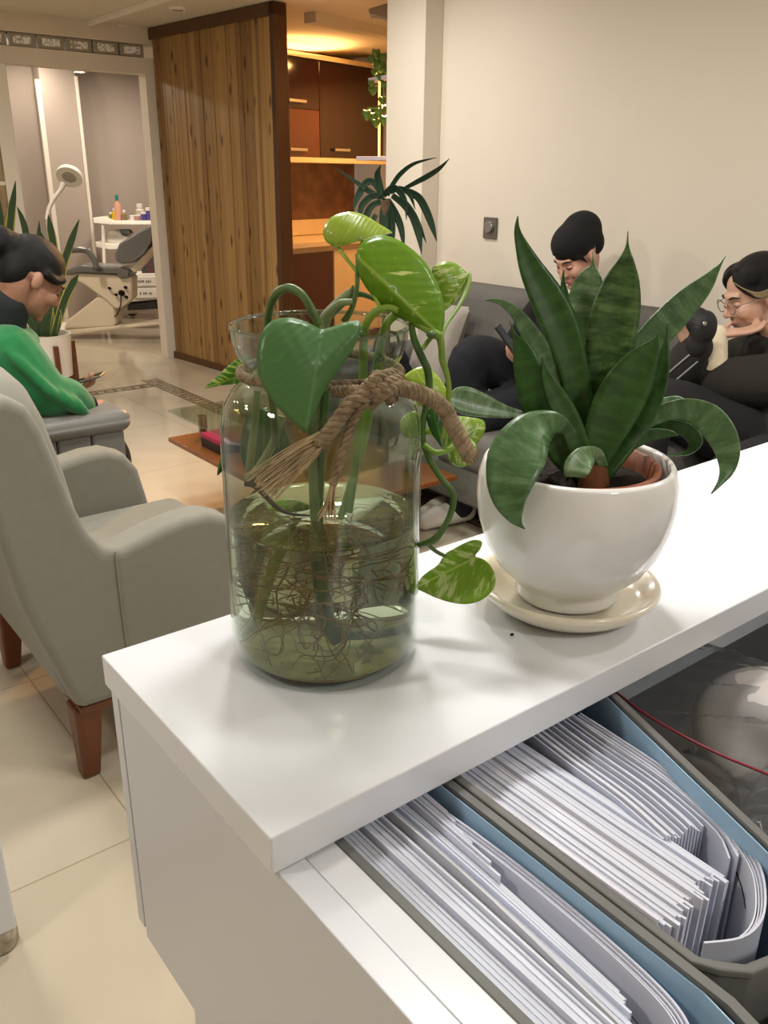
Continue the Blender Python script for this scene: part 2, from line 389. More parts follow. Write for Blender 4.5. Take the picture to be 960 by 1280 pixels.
def pan(mb, s0,s1,t0,t1,z0,z1, uvx=None):
    q = [A+u*s0+v*t0, A+u*s1+v*t0, A+u*s1+v*t1, A+u*s0+v*t1]
    k = len(mb.v); mb.hexa([p+UP*z0 for p in q], [p+UP*z1 for p in q])
    if uvx is not None:
        for i in range(k, len(mb.v)): mb.uv[i] = (uvx, mb.v[i].z)
    return mb
part = thing('timber_partition', (A+B)/2, 'tall partition of knotty vertical timber slats beside the kitchenette', 'partition')
pan(MB(), .03,LP-.04,.03,.075,.02,2.30, .2).build('backing', DARKW, part, smooth=False)
sl = MB(); s = .02; rnd = random.Random(3)
while s < LP-.05:
    w_ = rnd.uniform(.036,.064); w_ = min(w_, LP-.045-s)
    pan(sl, s, s+w_-.003, .012+rnd.uniform(0,.007), .04, .05, 2.29, rnd.random()); s += w_
sl.build('slats', SLAT, part, smooth=False, bevel=.002)
pan(MB(), -.01,LP,.0,.085,2.285,2.355,.3).build('top_rail', DARKW, part, smooth=False, bevel=.003)
pan(MB(), 0,LP,.004,.085,0,.05,.3).build('bottom_rail', DARKW, part, smooth=False, bevel=.003)
pan(MB(), LP-.045,LP,.0,.10,0.0,2.355,.5).build('end_post', wood_mat('post_wood','#3a2311','#55361b',knots=False), part, smooth=False, bevel=.003)
# ------------------------------------------------------------------ kitchenette behind the partition
K0 = at_d(354,200,6.9); K0.z = 0; ku = Vector((.97,.243,0)).normalized(); kv = Vector((-ku.y,ku.x,0))
KM = Matrix((( ku.x,kv.x,0,K0.x),(ku.y,kv.y,0,K0.y),(0,0,1,0),(0,0,0,1)))
DOORD = mat('gloss_brown_door', '#26100b', rough=.10, spec=.6, noise=.15, nscale=3, stretch=(6,6,.3))
DOOR_REFL = mat('gloss_reflection_door', '#4f2415', rough=.10, spec=.6)  # brown door with the orange reflection put into its colour
OAK = mat('pale_oak_board', '#d8c3a0', rough=.4, noise=.08, nscale=10, stretch=(1,1,.2))
STEEL = mat('brushed_steel', '#b9b6b0', rough=.28, metal=1)
uc = thing('wall_cabinet', KM @ Vector((.5,.2,1.5)), 'dark gloss wall cabinet with steel handles above the kitchenette worktop', 'cabinet')
def kb(x0,y0,z0,x1,y1,z1): return MB(KM).box(x0,y0,z0,x1,y1,z1)
kb(-.7,-.02,2.25,1.3,.34,2.285).build('top_board', OAK, uc, smooth=False, bevel=.002)
kb(-.7,-.03,1.485,1.3,.34,1.525).build('bottom_board', OAK, uc, smooth=False, bevel=.002)
kb(-.7,.02,1.525,1.3,.33,2.25).build('carcass', DOORD, uc, smooth=False)
for (x0,x1,z0,z1,m,hx) in ((-.7,.44,1.885,2.245,DOORD,.16),(-.7,.44,1.53,1.88,DOOR_REFL,.16),(.445,1.295,1.53,2.245,DOORD,.70)):
    d = kb(x0,0,z0,x1,.02,z1).build('door', m, uc, smooth=False, bevel=.002)
    hz = z0+.04 if z1-z0 < .5 else 1.58
    h = MB(KM); h.box(hx-.10,-.03,hz,hx+.10,-.018,hz+.022); h.box(hx-.09,-.02,hz+.005,hx-.08,0,hz+.015); h.box(hx+.08,-.02,hz+.005,hx+.09,0,hz+.015)
    h.build('handle', STEEL, d, smooth=False, bevel=.002)
SPL = mat('brown_tile', '#5f4335', rough=.35, noise=.35, nscale=9, h2='#7d5a45')
struct(kb(-.8,.36,0,1.32,.45,2.36).build('wall_kitchen', SPL, smooth=False))
bc = thing('base_cabinet', KM @ Vector((.5,.1,0)), 'kitchenette base cabinet with rust red and pale doors', 'cabinet')
kb(-.7,-.20,.08,1.3,.35,.84).build('carcass', OAK, bc, smooth=False)
kb(-.7,-.18,0,1.3,.3,.08).build('plinth', DARKW, bc, smooth=False)
kb(-.62,-.225,.1,.33,-.2,.80).build('door', mat('gloss_maroon_door','#3d1a12',rough=.1,spec=.6), bc, smooth=False, bevel=.002)
kb(.345,-.225,.1,.95,-.2,.80).build('door', OAK, bc, smooth=False, bevel=.002)
kb(.965,-.225,.1,1.3,-.2,.80).build('door', OAK, bc, smooth=False, bevel=.002)
wt = kb(-.7,-.25,.845,1.3,.35,.885).build('worktop', OAK, smooth=False, bevel=.002); tag(wt, 'pale oak worktop of the kitchenette', 'worktop')
up = kb(-.7,.33,.89,1.3,.355,1.02).build('upstand', OAK, smooth=False, bevel=.002); tag(up, 'pale oak upstand board along the back of the worktop', 'upstand')
struct(MB().box(5.4,3.9,0,5.5,6.7,2.36).build('wall_kitchen_right', CREAM, smooth=False))
struct(MB().box(3.35,3.8,0,5.5,3.9,2.36).build('wall_kitchen_near', CREAM, smooth=False))
# cove beam of the kitchen ceiling
struct(kb(-.7,-1.0,2.30,1.2,-.9,2.36).build('trim_7', CEIL, smooth=False))
# corner shelves with a trailing plant, on the far side of the column
SH = mat('shelf_lilac', '#cfc8d6', rough=.4)
p0 = Vector((3.23,4.02,0))
cs_ = thing('corner_shelf', (3.2,3.95,1.45), 'narrow white corner shelf unit fixed behind the column', 'shelf')
for z in (1.475,1.90):
    a = at_d(445,190,5.05) if z < 1.6 else at_d(460,102,5.05)
    a.z = z; b = Vector((3.30,3.905,z)); c_ = a+Vector((.25,.05,0)); c_.z = z; e = Vector((3.62,3.905,z))
    MB().hexa([a,b,e,c_],[q+UP*.022 for q in (a,b,e,c_)]).build('shelf_board', SH, cs_, smooth=False, bevel=.002)
a = at_d(474,160,5.1); MB().tube([(a.x,a.y,1.49),(a.x,a.y,1.905)], .006, 8).build('light_strip', emis('warm_strip','#ffb45a',6.0), cs_)
lp = thing('wall_lamp', at_d(470,15,5.0), 'grey wedge shaped lamp high on the far side of the column', 'lamp')
pxprism(MB(), [(460,11),(486,3),(486,24),(462,18)], 5.0, .14).build('lamp_body', mat('lamp_grey','#8f8780',rough=.4), lp, smooth=False, bevel=.006)
pxprism(MB(), [(466,19.5),(484,23),(484,25),(466,21.5)], 5.02, .10).build('diffuser', mat('lamp_diffuser','#c8c0b4',rough=.3), lp, smooth=False)
# ------------------------------------------------------------------ wall dial
sw = thing('wall_dial', at_x(614,285,3.195), 'dark grey square wall plate with a round dial by the sofa', 'switch')
c0 = at_x(614,285,3.2)
MB().box(3.188,c0.y-.045,c0.z-.05,3.2,c0.y+.045,c0.z+.05).build('plate', mat('plate_grey','#6f6a63',rough=.35,metal=.4), sw, smooth=False, bevel=.003)
MB().lathe([(.028,0),(.028,.012),(.024,.016)], c0+Vector((-.012,-.002,.006)), seg=24, m=Matrix.Rotation(-PI/2,3,'Y')).build('dial', mat('dial_grey','#8d8984',rough=.25,metal=.5), sw)
FAB = mat('grey_fabric', '#807e72', rough=.9, spec=.2, noise=.05, nscale=40, bump=.25, bscale=900, sheen=.2)
FAB2 = mat('grey_leather', '#6f6d67', rough=.42, spec=.4, noise=.04, nscale=20, bump=.1, bscale=250)
SOFA = mat('sofa_fabric', '#6d6a65', rough=.9, spec=.2, noise=.06, nscale=30, bump=.2, bscale=600)
# ------------------------------------------------------------------ wing armchair at the left
ac = thing('armchair', (.9,2.15,0), 'pale grey fabric wing armchair with brown legs, nearest the counter', 'armchair', 'grey armchairs')
def side(y0, y1):
    pr = [(.515,.215),(.99,.205),(1.005,.30),(.995,.44),(.972,.55),(.935,.605),(.88,.628),(.82,.628),(.752,.617),(.66,.592),(.62,.600),(.588,.65),(.562,.73),(.54,.82),(.52,.90),(.497,.95),(.46,.975),(.42,.975),(.385,.95)]
    pr += [(.385,.80),(.43,.5)]
    return MB().prism(pr, y0, y1, 'y')
side(1.80,1.90).build('arm', FAB, ac, bevel=.03, seg=5)
o_ = side(2.44,2.54)
for p in o_.v:
    if p.z > .6 and p.x > .7: p.z += .0
o_.build('arm', FAB, ac, bevel=.03, seg=5)
bk = MB()
def backf(uu, vv):
    return None
ys = [(1.83,.22),(2.51,.22),(2.52,.55),(2.52,.80),(2.49,.92),(2.42,.985),(2.30,1.0),(2.04,1.0),(1.92,.985),(1.85,.92),(1.82,.80),(1.82,.55)]
n_ = len(ys); lean = lambda z: -.17*(max(z,.22)-.22)
bk.add([(.50+lean(z),y,z) for y,z in ys]+[(.66+lean(z)*1.0,y,z) for y,z in ys], [tuple(range(n_)), tuple(range(2*n_-1,n_-1,-1))]+[(i,i+n_,(i+1)%n_+n_,(i+1)%n_) for i in range(n_)])
bk.build('backrest', FAB, ac, bevel=.035, seg=5)
MB().box(.62,1.90,.30,1.085,2.44,.455).build('seat_cushion', FAB, ac, bevel=.045, seg=5)
MB().box(.55,1.84,.205,1.04,2.50,.32).build('seat_base', FAB, ac, bevel=.01)
MB().box(.52,1.815,.190,1.03,2.525,.212).build('base_rail', CHAIRW, ac, smooth=False, bevel=.004)
for x,y in ((.545,1.86),(.98,1.86),(.545,2.48),(.98,2.48)):
    sx = -.012 if x < .8 else .012; sy = -.01 if y < 2 else .01
    MB().hexa([(x-.022+sx,y-.022+sy,0),(x+.022+sx,y-.022+sy,0),(x+.022+sx,y+.022+sy,0),(x-.022+sx,y+.022+sy,0)],[(x-.035,y-.035,.20),(x+.035,y-.035,.20),(x+.035,y+.035,.20),(x-.035,y+.035,.20)]).build('leg', CHAIRW, ac, smooth=False, bevel=.008, seg=3)
# seam piping between wing and arm
MB().tube([(.64,1.797,.595),(.640,1.7965,.48),(.645,1.797,.24)], .002, 6, n=12).build('seam', FAB, ac)
# ------------------------------------------------------------------ second armchair, padded leather arms
a2 = thing('armchair', (.7,3.1,0), 'grey leather armchair with thick padded arms, occupied by the person in green', 'armchair', 'grey armchairs')
for y0,y1 in ((2.76,2.94),(3.42,3.60)):
    pd = MB(); pd.box(.25,y0-.01,.580,1.095,y1+.01,.660); pd.build('arm_pad', FAB2, a2, bevel=.045, seg=6)
    lo = MB(); 
    for k in range(7):
        lo.box(.27+k*.114,y0+.012,.15,.27+k*.114+.112,y1-.012,.592)
    lo.build('arm_side', FAB2, a2, bevel=.012, seg=3)
MB().box(.25,2.94,.15,1.08,3.42,.30).build('seat_base', FAB2, a2, bevel=.01)
MB().box(.40,2.945,.30,1.12,3.415,.46).build('seat_cushion', FAB2, a2, bevel=.05, seg=5)
MB().hexa([(.20,2.80,.15),(.42,2.80,.15),(.42,3.56,.15),(.20,3.56,.15)],[(.06,2.80,.98),(.24,2.80,.98),(.24,3.56,.98),(.06,3.56,.98)]).build('backrest', FAB2, a2, bevel=.05, seg=5)
for x,y in ((.32,2.83),(1.0,2.83),(.32,3.53),(1.0,3.53)):
    MB().lathe([(.018,0),(.028,.15)], (x,y,0), seg=16).build('leg', CHAIRW, a2)
# ------------------------------------------------------------------ sofa along the right wall
so = thing('sofa', (2.8,2.6,0), 'dark grey fabric sofa against the wall with a person seated', 'sofa')
def slab(y0,y1,z0,z1):
    return MB().hexa([(2.86,y0,z0),(3.17,y0,z0),(3.17,y1,z0),(2.86,y1,z0)],[(2.985,y0,z1),(3.17,y0,z1),(3.17,y1,z1),(2.985,y1,z1)])
slab(2.60,3.30,.25,.905).build('back_cushion', SOFA, so, bevel=.06, seg=6)
slab(1.90,2.59,.25,.905).build('back_cushion', SOFA, so, bevel=.06, seg=6)
MB().box(2.32,1.90,.14,3.15,3.30,.30).build('seat_base', SOFA, so, bevel=.015)
MB().box(2.30,2.605,.29,2.90,3.29,.45).build('seat_cushion', SOFA, so, bevel=.045, seg=5)
MB().box(2.30,1.905,.29,2.90,2.595,.45).build('seat_cushion', SOFA, so, bevel=.045, seg=5)
for y0,y1 in ((1.74,1.90),(3.30,3.46)):
    MB().box(2.28,y0,.12,3.17,y1,.62).build('arm', SOFA, so, bevel=.07, seg=6)
for x,y in ((2.36,1.84),(3.08,1.84),(2.36,3.38),(3.08,3.38)):
    MB().lathe([(.018,0),(.026,.13)], (x,y,0), seg=16).build('leg', DARKW, so)
# armchair of the person with glasses, beside the sofa
a3 = thing('armchair', (2.8,1.35,0), 'dark grey fabric armchair beside the sofa, occupied by the person with glasses', 'armchair', 'grey armchairs')
MB().hexa([(2.86,1.04,.25),(3.17,1.04,.25),(3.17,1.56,.25),(2.86,1.56,.25)],[(2.985,1.04,.93),(3.17,1.04,.93),(3.17,1.56,.93),(2.985,1.56,.93)]).build('backrest', SOFA, a3, bevel=.06, seg=6)
MB().box(2.34,1.04,.14,3.15,1.56,.30).build('seat_base', SOFA, a3, bevel=.015)
MB().box(2.32,1.045,.29,2.90,1.555,.44).build('seat_cushion', SOFA, a3, bevel=.045, seg=5)
for y0,y1 in ((.88,1.04),(1.56,1.725)):
    MB().box(2.30,y0,.12,3.17,y1,.60).build('arm', SOFA, a3, bevel=.075, seg=6)
for x,y in ((2.38,.98),(3.08,.98),(2.38,1.62),(3.08,1.62)):
    MB().lathe([(.018,0),(.026,.13)], (x,y,0), seg=16).build('leg', DARKW, a3)
# cushion and bag on the sofa
def pillow(c, ax, ay, az, t, e=.35):
    mb = MB()
    def fn(s_): 
        def f(a,b):
            x = a*2-1; y = b*2-1; k = (1-x**4)*(1-y**4); pin = 1-.06*(1-abs(x))*0
            xx = x*(1-.08*(1-abs(y))**1*0-.05*(1-y*y)*abs(x)); yy = y*(1-.05*(1-x*x)*abs(y))
            return Vector(c)+Vector(ax)*xx+Vector(ay)*yy+Vector(az)*(s_*t*k**.6)
        return f
    mb.grid(fn(1),18,18); mb.grid(fn(-1),18,18)
    return mb
pc = Vector((2.80,3.14,.64))
ci = pillow(pc, Vector((.10,.15,0)).normalized()*0+Vector((.02,.155,0)), Vector((.08,0,.19)), Vector((-.92,0,.38)), .07).build('cushion', mat('cushion_linen','#a39c91',rough=.95,noise=.08,nscale=60,bump=.3,bscale=700))
tag(ci, 'light grey linen cushion leaning at the far end of the sofa', 'cushion')
# ------------------------------------------------------------------ coffee table
tb = thing('coffee_table', (2.0,2.9,0), 'low coffee table with glass top over a brown wooden shelf', 'table')
TW = wood_mat('table_wood', '#7a4520', '#9a5f2e', knots=False, rough=.3)
gl_ = MB().box(1.56,2.35,.412,2.25,3.53,.422).build('glass_top', clear('table_glass','#e2ece4'), tb, smooth=False, bevel=.002)
MB().box(1.54,2.35,.285,2.22,3.50,.305).build('shelf', TW, tb, smooth=False, bevel=.003)
for x,y in ((1.655,3.385),(1.655,2.5),(2.1,3.385),(2.1,2.5)):
    MB().lathe([(.02,.305),(.02,.412)], (x,y,0), seg=20).build('post', STEEL, tb)
TWD = wood_mat('table_leg_wood', '#3d1c0e', '#5d2c14', knots=False, rough=.3)
for y in (3.15,2.65):
    l1 = MB(); l1.hexa([(1.62,y-.02,0),(1.69,y-.02,0),(1.69,y+.02,0),(1.62,y+.02,0)],[(2.05,y-.02,.285),(2.12,y-.02,.285),(2.12,y+.02,.285),(2.05,y+.02,.285)])
    l1.build('leg', TWD, tb, smooth=False, bevel=.003)
    l2 = MB(); l2.hexa([(2.05,y-.021,0),(2.12,y-.021,0),(2.12,y+.021,0),(2.05,y+.021,0)],[(1.62,y-.021,.285),(1.69,y-.021,.285),(1.69,y+.021,.285),(1.62,y+.021,.285)])
    l2.build('leg', TWD, tb, smooth=False, bevel=.003)
pk = thing('tissue_box', (1.64,3.22,.305), 'small magenta and black box lying on the shelf of the coffee table', 'box')
MB().box(1.60,3.13,.305,1.72,3.30,.345).build('box_body', mat('box_black','#1c1416',rough=.4), pk, smooth=False, bevel=.004)
MB().box(1.60,3.13,.345,1.72,3.30,.365).build('lid', mat('box_magenta','#b81a55',rough=.4), pk, smooth=False, bevel=.003)
bo = MB().lathe([(.03,0),(.05,.006),(.085,.035),(.082,.037),(.048,.010),(.0,.008)], (1.80,3.22,.422), seg=32, cap1=False).build('glass_bowl', clear('bowl_glass','#e8f0ea'))
tag(bo, 'shallow clear glass bowl standing on the coffee table', 'bowl')
# ------------------------------------------------------------------ treatment room things
IV = mat('ivory_plastic','#ded0b8',rough=.35); VIN = mat('grey_vinyl','#6a6a68',rough=.22,spec=.6); BLK = mat('black_plastic','#15130f',rough=.4); WPL = mat('white_plastic','#e8e4dc',rough=.35)
D0 = 7.75
tc_ = thing('treatment_chair', at_z(130,412,0.0), 'reclining treatment chair with grey vinyl pads on an ivory base', 'treatment chair')
pxprism(MB(), [(78,413),(205,402),(206,406),(145,412),(80,420)], D0, .22).build('foot_plate', IV, tc_, smooth=False, bevel=.012)
pxprism(MB(), [(78,412),(84,400),(120,372),(132,366),(142,377),(146,405),(140,410)], D0, .22).build('pedestal', IV, tc_, smooth=False, bevel=.03, seg=4)
pxprism(MB(), [(100,392),(128,366),(150,362),(148,386),(128,400)], D0+.1, .16).build('lift_arm', IV, tc_, smooth=False, bevel=.01)
pxprism(MB(), [(81,343),(97,341),(152,344),(165,346),(165,374),(151,386),(143,386),(130,374),(105,356)], D0-.02, .2).build('seat_frame', IV, tc_, smooth=False, bevel=.02, seg=3)
pxprism(MB(), [(80,338),(100,331),(150,334),(162,338),(161,347),(150,349),(146,343),(98,341),(81,345)], D0-.05, .28).build('seat_pad', VIN, tc_, smooth=False, bevel=.02, seg=4)
pxprism(MB(), [(143,318),(149,304),(171,290),(188,282),(193,284),(190,302),(180,318),(165,329),(152,330),(144,326)], D0-.08, .28).build('backrest_pad', VIN, tc_, smooth=False, bevel=.03, seg=4)
pxprism(MB(), [(162,336),(195,302),(199,306),(168,341)], D0-.04, .2).build('backrest_shell', IV, tc_, smooth=False, bevel=.008)
MB().tube([at_d(x,y,D0-.1) for x,y in ((81,314),(95,312),(108,313),(114,319),(119,328),(120,336))], .028, 10, n=20).build('armrest', VIN, tc_)
for x,y,r in ((151,366,.026),(136,360,.012),(156,359,.013),(144,368,.012),(157,371,.013)):
    c = at_d(x,y,D0-.03); MB().lathe([(r,0),(r,.03)], c, seg=16, m=Matrix.Rotation(PI/2,3,'X')).build('knob', BLK, tc_)
MB().tube([at_d(x,y,D0-.05) for x,y in ((151,370),(151,380),(147,392),(143,396))], .006, 6, n=12).build('cable', BLK, tc_)
pxprism(MB(), [(154,379),(158,379),(158,388),(154,388)], D0+.02, .05).build('piston', STEEL, tc_, smooth=False)
# magnifier lamp
ml = thing('magnifier_lamp', at_z(66,400,0), 'white ring magnifier lamp on a curved arm behind the plant', 'lamp')
c = at_d(87,220,7.9)
rm = Matrix.Rotation(-.85,3,HR)
MB().lathe([(.062,-.02),(.115,-.02),(.118,.0),(.112,.022),(.08,.026),(.062,.02)], c, seg=36, cap0=False, cap1=False, m=rm).build('ring', WPL, ml)
MB().lathe([(.062,-.004),(.062,.004)], c, seg=30, m=rm).build('lens', mat('lens_glass','#b9b3a8',rough=.15), ml)
MB().tube([at_d(x,y,7.9) for x,y in ((80,229),(76,237),(67,249),(61,262),(59,275))], [.03,.02,.02,.02,.02], 10, n=24).build('arm', WPL, ml)
pb = at_z(66,400,0); pb = Vector((at_d(60,275,7.9).x, at_d(60,275,7.9).y, 0))
MB().tube([at_d(59,273,7.9), Vector((pb.x,pb.y,.06))], .016, 10).build('pole', WPL, ml)
MB().lathe([(.2,0),(.2,.03),(.05,.06)], pb, seg=24).build('base', WPL, ml)
# trolley with its shelves
DT = 8.55
tr = thing('trolley', at_z(155,385,0), 'white three tier trolley behind the treatment chair', 'trolley')
pxprism(MB(), [(116,272),(128,271),(140,276),(192,276),(192,281),(138,281),(117,279)], DT, .3).build('tray', WPL, tr, smooth=False, bevel=.006)
pxprism(MB(), [(119,302),(140,305),(192,304),(192,310),(138,312),(120,309)], DT+.02, .3).build('tray', WPL, tr, smooth=False, bevel=.006)
pxprism(MB(), [(124,356),(192,356),(192,361),(124,361)], DT+.02, .3).build('tray', WPL, tr, smooth=False, bevel=.006)
for x0,x1,dp in ((126.5,131,DT+.01),(186,190,DT+.01),(126.5,130,DT+.27)):
    pxprism(MB(), [(x0,281),(x0+3.2,281),(x1+3,382),(x1,382)], dp, .03).build('post', WPL, tr, smooth=False)
def bottle(x, y, h, r, body, cap, label, name='bottle', dp=DT+.12, neck=.4):
    b = at_d(x,y,dp); t = thing(name, b, label, name.replace('_',' ') if name != 'bottle' else 'bottle', 'bottles and jars on the trolley')
    MB().lathe([(r*.9,0),(r,.004),(r,h*.62),(r*neck,h*.75),(r*neck,h*.8)], b, seg=20).build('bottle_body', body, t)
    MB().lathe([(r*neck*1.15,h*.78),(r*neck*1.15,h),(r*neck*.8,h+.003)], b, seg=16).build('cap', cap, t)
    return t
mc = lambda n,h: mat(n,h,rough=.3)
PINK, TEAL, YEL, PUR, WHT, GRN = mc('pink_plastic','#d8a08c'), mc('teal_plastic','#1f8f86'), mc('yellow_plastic','#d9b21f'), mc('purple_plastic','#5a4a9c'), mc('white_cap','#eeeae4'), mc('green_plastic','#6d7a35')
bottle(148.5,275,.235,.034,PINK,TEAL,'tall pink bottle with a teal cap on the trolley')
bottle(144,275.5,.115,.030,YEL,WHT,'short yellow bottle beside the teal capped bottle')
bottle(139,275.5,.075,.022,GRN,WHT,'small green and white bottle at the left of the yellow bottle')
bottle(156,276,.10,.03,mc('brown_plastic','#8b7a5c'),WHT,'small brown bottle right of the teal capped bottle')
bottle(176,275.5,.155,.045,mc('cream_plastic','#cfc4bc'),WHT,'white lidded jar behind the purple jars','jar',DT+.2,.6)
bottle(172,276,.055,.032,mc('rose_plastic','#b98a8c'),WHT,'low rose jar with white lid on the trolley','jar',DT+.08,.9)
bottle(180,276.5,.085,.026,PUR,WHT,'small purple jar at the left of a pair','jar',DT+.08,.9)
bottle(186.5,276.5,.125,.03,PUR,WHT,'taller purple jar at the right end of the trolley','jar',DT+.1,.8)
bottle(166,276,.05,.028,WHT,WHT,'low white jar in the middle of the trolley','jar',DT+.08,.9)
tg = thing('folded_bag', at_d(145,303,DT+.1), 'white crumpled bag on the middle shelf of the trolley', 'bag')
pxprism(MB(), [(131,303),(134,290),(140,287),(150,290),(160,296),(163,304),(150,306)], DT+.08, .25).build('bag_body', WPL, tg, smooth=False, bevel=.02, seg=3)
pxprism(MB(), [(149,287),(160,287),(164,292),(152,294)], DT+.06, .1).build('flap', BLK, tg, smooth=False, bevel=.004)
# drawer unit with lettered drawers
du = thing('drawer_unit', at_z(180,386,0), 'low white drawer unit with dark lettering at the right of the treatment chair', 'drawer unit')
DU = 8.3
pxprism(MB(), [(160,343),(199,342),(199,374),(158,378)], DU, .3).build('unit_body', WPL, du, smooth=False, bevel=.006)
for y0,y1 in ((346,358),(361,373)):
    d = pxprism(MB(), [(168,y0),(198,y0-.5),(198,y1-.8),(168,y1)], DU-.015, .02).build('drawer', WPL, du, smooth=False, bevel=.003)
    lt = MB(); xx = 172.5; rr = random.Random(int(y0))
    yc = (y0+y1)/2
    while xx < 189:
        ww = rr.uniform(.9,1.7)
        if rr.random() > .15:
            pxprism(lt, [(xx,yc-1.6),(xx+ww*.45,yc-1.6),(xx+ww*.45,yc+1.3),(xx,yc+1.3)], DU-.018, .004)
            pxprism(lt, [(xx,yc-1.6+.9*rr.choice((0,1,2))),(xx+ww,yc-1.6+.9*rr.choice((0,1,2))),(xx+ww,yc-.2),(xx,yc-.3)], DU-.018, .004)
        xx += ww+.7
    lt.build('lettering', BLK, d, smooth=False)
pxprism(MB(), [(158,378),(200,374),(200,386),(160,388)], DU+.02, .36).build('plinth', BLK, du, smooth=False)
tw = thing('towel_bin', at_d(187,342,8.1), 'dark teal and red bag of towels standing on the drawer unit', 'bag')
pxprism(MB(), [(176,332),(184,314),(199,308),(199,341),(177,342)], 8.36, .16).build('bag_body', mat('teal_cloth','#24423f',rough=.7,noise=.5,nscale=20,h2='#6b2f3c'), tw, smooth=False, bevel=.012, seg=3)
# foot pedal
fp = thing('foot_pedal', at_z(165,398,0), 'small chrome foot pedal on the floor by the treatment chair', 'pedal')
MB().lathe([(.05,0),(.05,.02),(.03,.03)], at_z(163,397,0), seg=20).build('pedal_base', STEEL, fp)
MB().box(-.04,-.02,.028,.04,.02,.04, Matrix.Translation(at_z(166,397,0))).build('treadle', BLK, fp, smooth=False, bevel=.004)
# ------------------------------------------------------------------ leaf helpers and leaf materials
def strip_leaf(pts, fold=.12, n=30, across=6, twist=0.0, th=.0016, cup=0.0):
    """pts: (px, py, width px, distance[, twist]) along the midrib -> leaf blade with a gutter fold"""
    full = []
    for i,p in enumerate(pts):
        q = at_d(p[0],p[1],p[3]); full.append((q.x,q.y,q.z,p[2]*PXM*p[3]*.5,(p[4] if len(p) > 4 else twist)))
    P = catmull(full, n); vs=[]; uvs=[]; L=0
    prev=None; nprev=None
    for i,p in enumerate(P):
        c = Vector(p[:3]); t = Vector(P[min(i+1,n)][:3])-Vector(P[max(i-1,0)][:3]); t.normalize()
        if prev is not None: L += (c-prev).length
        prev = c
        view = (CAM-c).normalized(); s_ = t.cross(view)
        if s_.length < 1e-4: s_ = t.orthogonal()
        s_.normalize(); s_ = Matrix.Rotation(p[4], 3, t) @ s_
        nn = s_.cross(t).normalized()
        w_ = max(p[3], .0004)
        for j in range(across+1):
            a = j/across*2-1
            vs.append(c + s_*(a*w_) - nn*(fold*w_*(1-abs(a)**1.3)) + nn*(cup*w_*(a*a)))
            uvs.append((a*w_*10, L*10))
    fs = [(i*(across+1)+j, i*(across+1)+j+1, (i+1)*(across+1)+j+1, (i+1)*(across+1)+j) for i in range(n) for j in range(across)]
    return MB().add(vs, fs, uvs), th
def blade(outline, base, tip, dep, tiltx=0.0, tilty=0.0, dome=0.0, fold=0.0, n=72, rings=9, ruffle=0.0, seed=0):
    """outline (px) of a broad leaf at distance dep; tilt in metres of distance per 100 px, dome/fold in metres"""
    ol = closed_catmull(outline, n)
    bx,by = base; tx,ty = tip; cx = bx+(tx-bx)*.42; cy = by+(ty-by)*.42
    L = math.hypot(tx-bx,ty-by); ux,uy = (tx-bx)/L,(ty-by)/L
    W = max(abs((x-cx)*-uy+(y-cy)*ux) for x,y in ol)
    vs=[]; uvs=[]
    def put(x,y,k,j):
        s_ = (x-bx)*ux+(y-by)*uy; w_ = -(x-bx)*uy+(y-by)*ux
        d = dep + tiltx*(x-cx)/100 + tilty*(y-cy)/100
        d += dome*(k*k) + fold*(-abs(w_)/W) + ruffle*k*k*math.sin(j/n*2*PI*5+seed)
        d += .0004*math.sin(s_*.22+abs(w_)*.28)*min(1,k*1.5)*(1-k*.5)
        vs.append(at_d(x,y,d)); uvs.append((w_/L, s_/L))
    put(cx,cy,0,0)
    for r in range(1,rings+1):
        k = r/rings
        for j,(x,y) in enumerate(ol): put(cx+(x-cx)*k, cy+(y-cy)*k, k, j)
    fs = [(0,1+j,1+(j+1)%n) for j in range(n)]
    fs += [(1+(r-1)*n+j,1+r*n+j,1+r*n+(j+1)%n,1+(r-1)*n+(j+1)%n) for r in range(1,rings) for j in range(n)]
    return MB().add(vs, fs, uvs)
def snake_mat(name, a, b, c, rough=.33):
    q = NT(name); bs = q.b; bs.inputs['Roughness'].default_value = rough; bs.inputs['Specular IOR Level'].default_value = .45
    uv = q.n('ShaderNodeUVMap'); mp = q.n('ShaderNodeMapping', Scale=(1.3,4.5,1)); q.l(uv.outputs[0], mp.inputs[0])
    ns = q.n('ShaderNodeTexNoise', Scale=2.0, Detail=6.0, Roughness=.68, Distortion=.2); q.l(mp.outputs[0], ns.inputs['Vector'])
    rp = q.n('ShaderNodeValToRGB'); e = rp.color_ramp.elements
    e[0].position = .38; e[0].color = hexc(a); e[1].position = .66; e[1].color = hexc(c)
    m_ = rp.color_ramp.elements.new(.5); m_.color = hexc(b)
    q.l(ns.outputs['Fac'], rp.inputs[0])
    m2 = q.n('ShaderNodeMapping', Scale=(60,3,1)); q.l(uv.outputs[0], m2.inputs[0])
    n2 = q.n('ShaderNodeTexNoise', Scale=1.0, Detail=2.0); q.l(m2.outputs[0], n2.inputs['Vector'])
    mx = q.n('ShaderNodeMix', data_type='RGBA', blend_type='MULTIPLY'); mx.inputs[0].default_value = .22
    q.l(rp.outputs[0], mx.inputs[6]); q.l(n2.outputs['Color'], mx.inputs[7])
    hs = q.n('ShaderNodeRGBToBW'); q.l(n2.outputs['Color'], hs.inputs[0]); q.l(hs.outputs[0], mx.inputs[7])
    q.l(mx.outputs[2], bs.inputs['Base Color'])
    bp = q.n('ShaderNodeBump', Strength=.15, Distance=.001); q.l(n2.outputs['Fac'], bp.inputs['Height']); q.l(bp.outputs[0], bs.inputs['Normal'])
    return q.m
SN_D = snake_mat('snake_leaf_dark', '#264a1b', '#2f5822', '#3b662c')
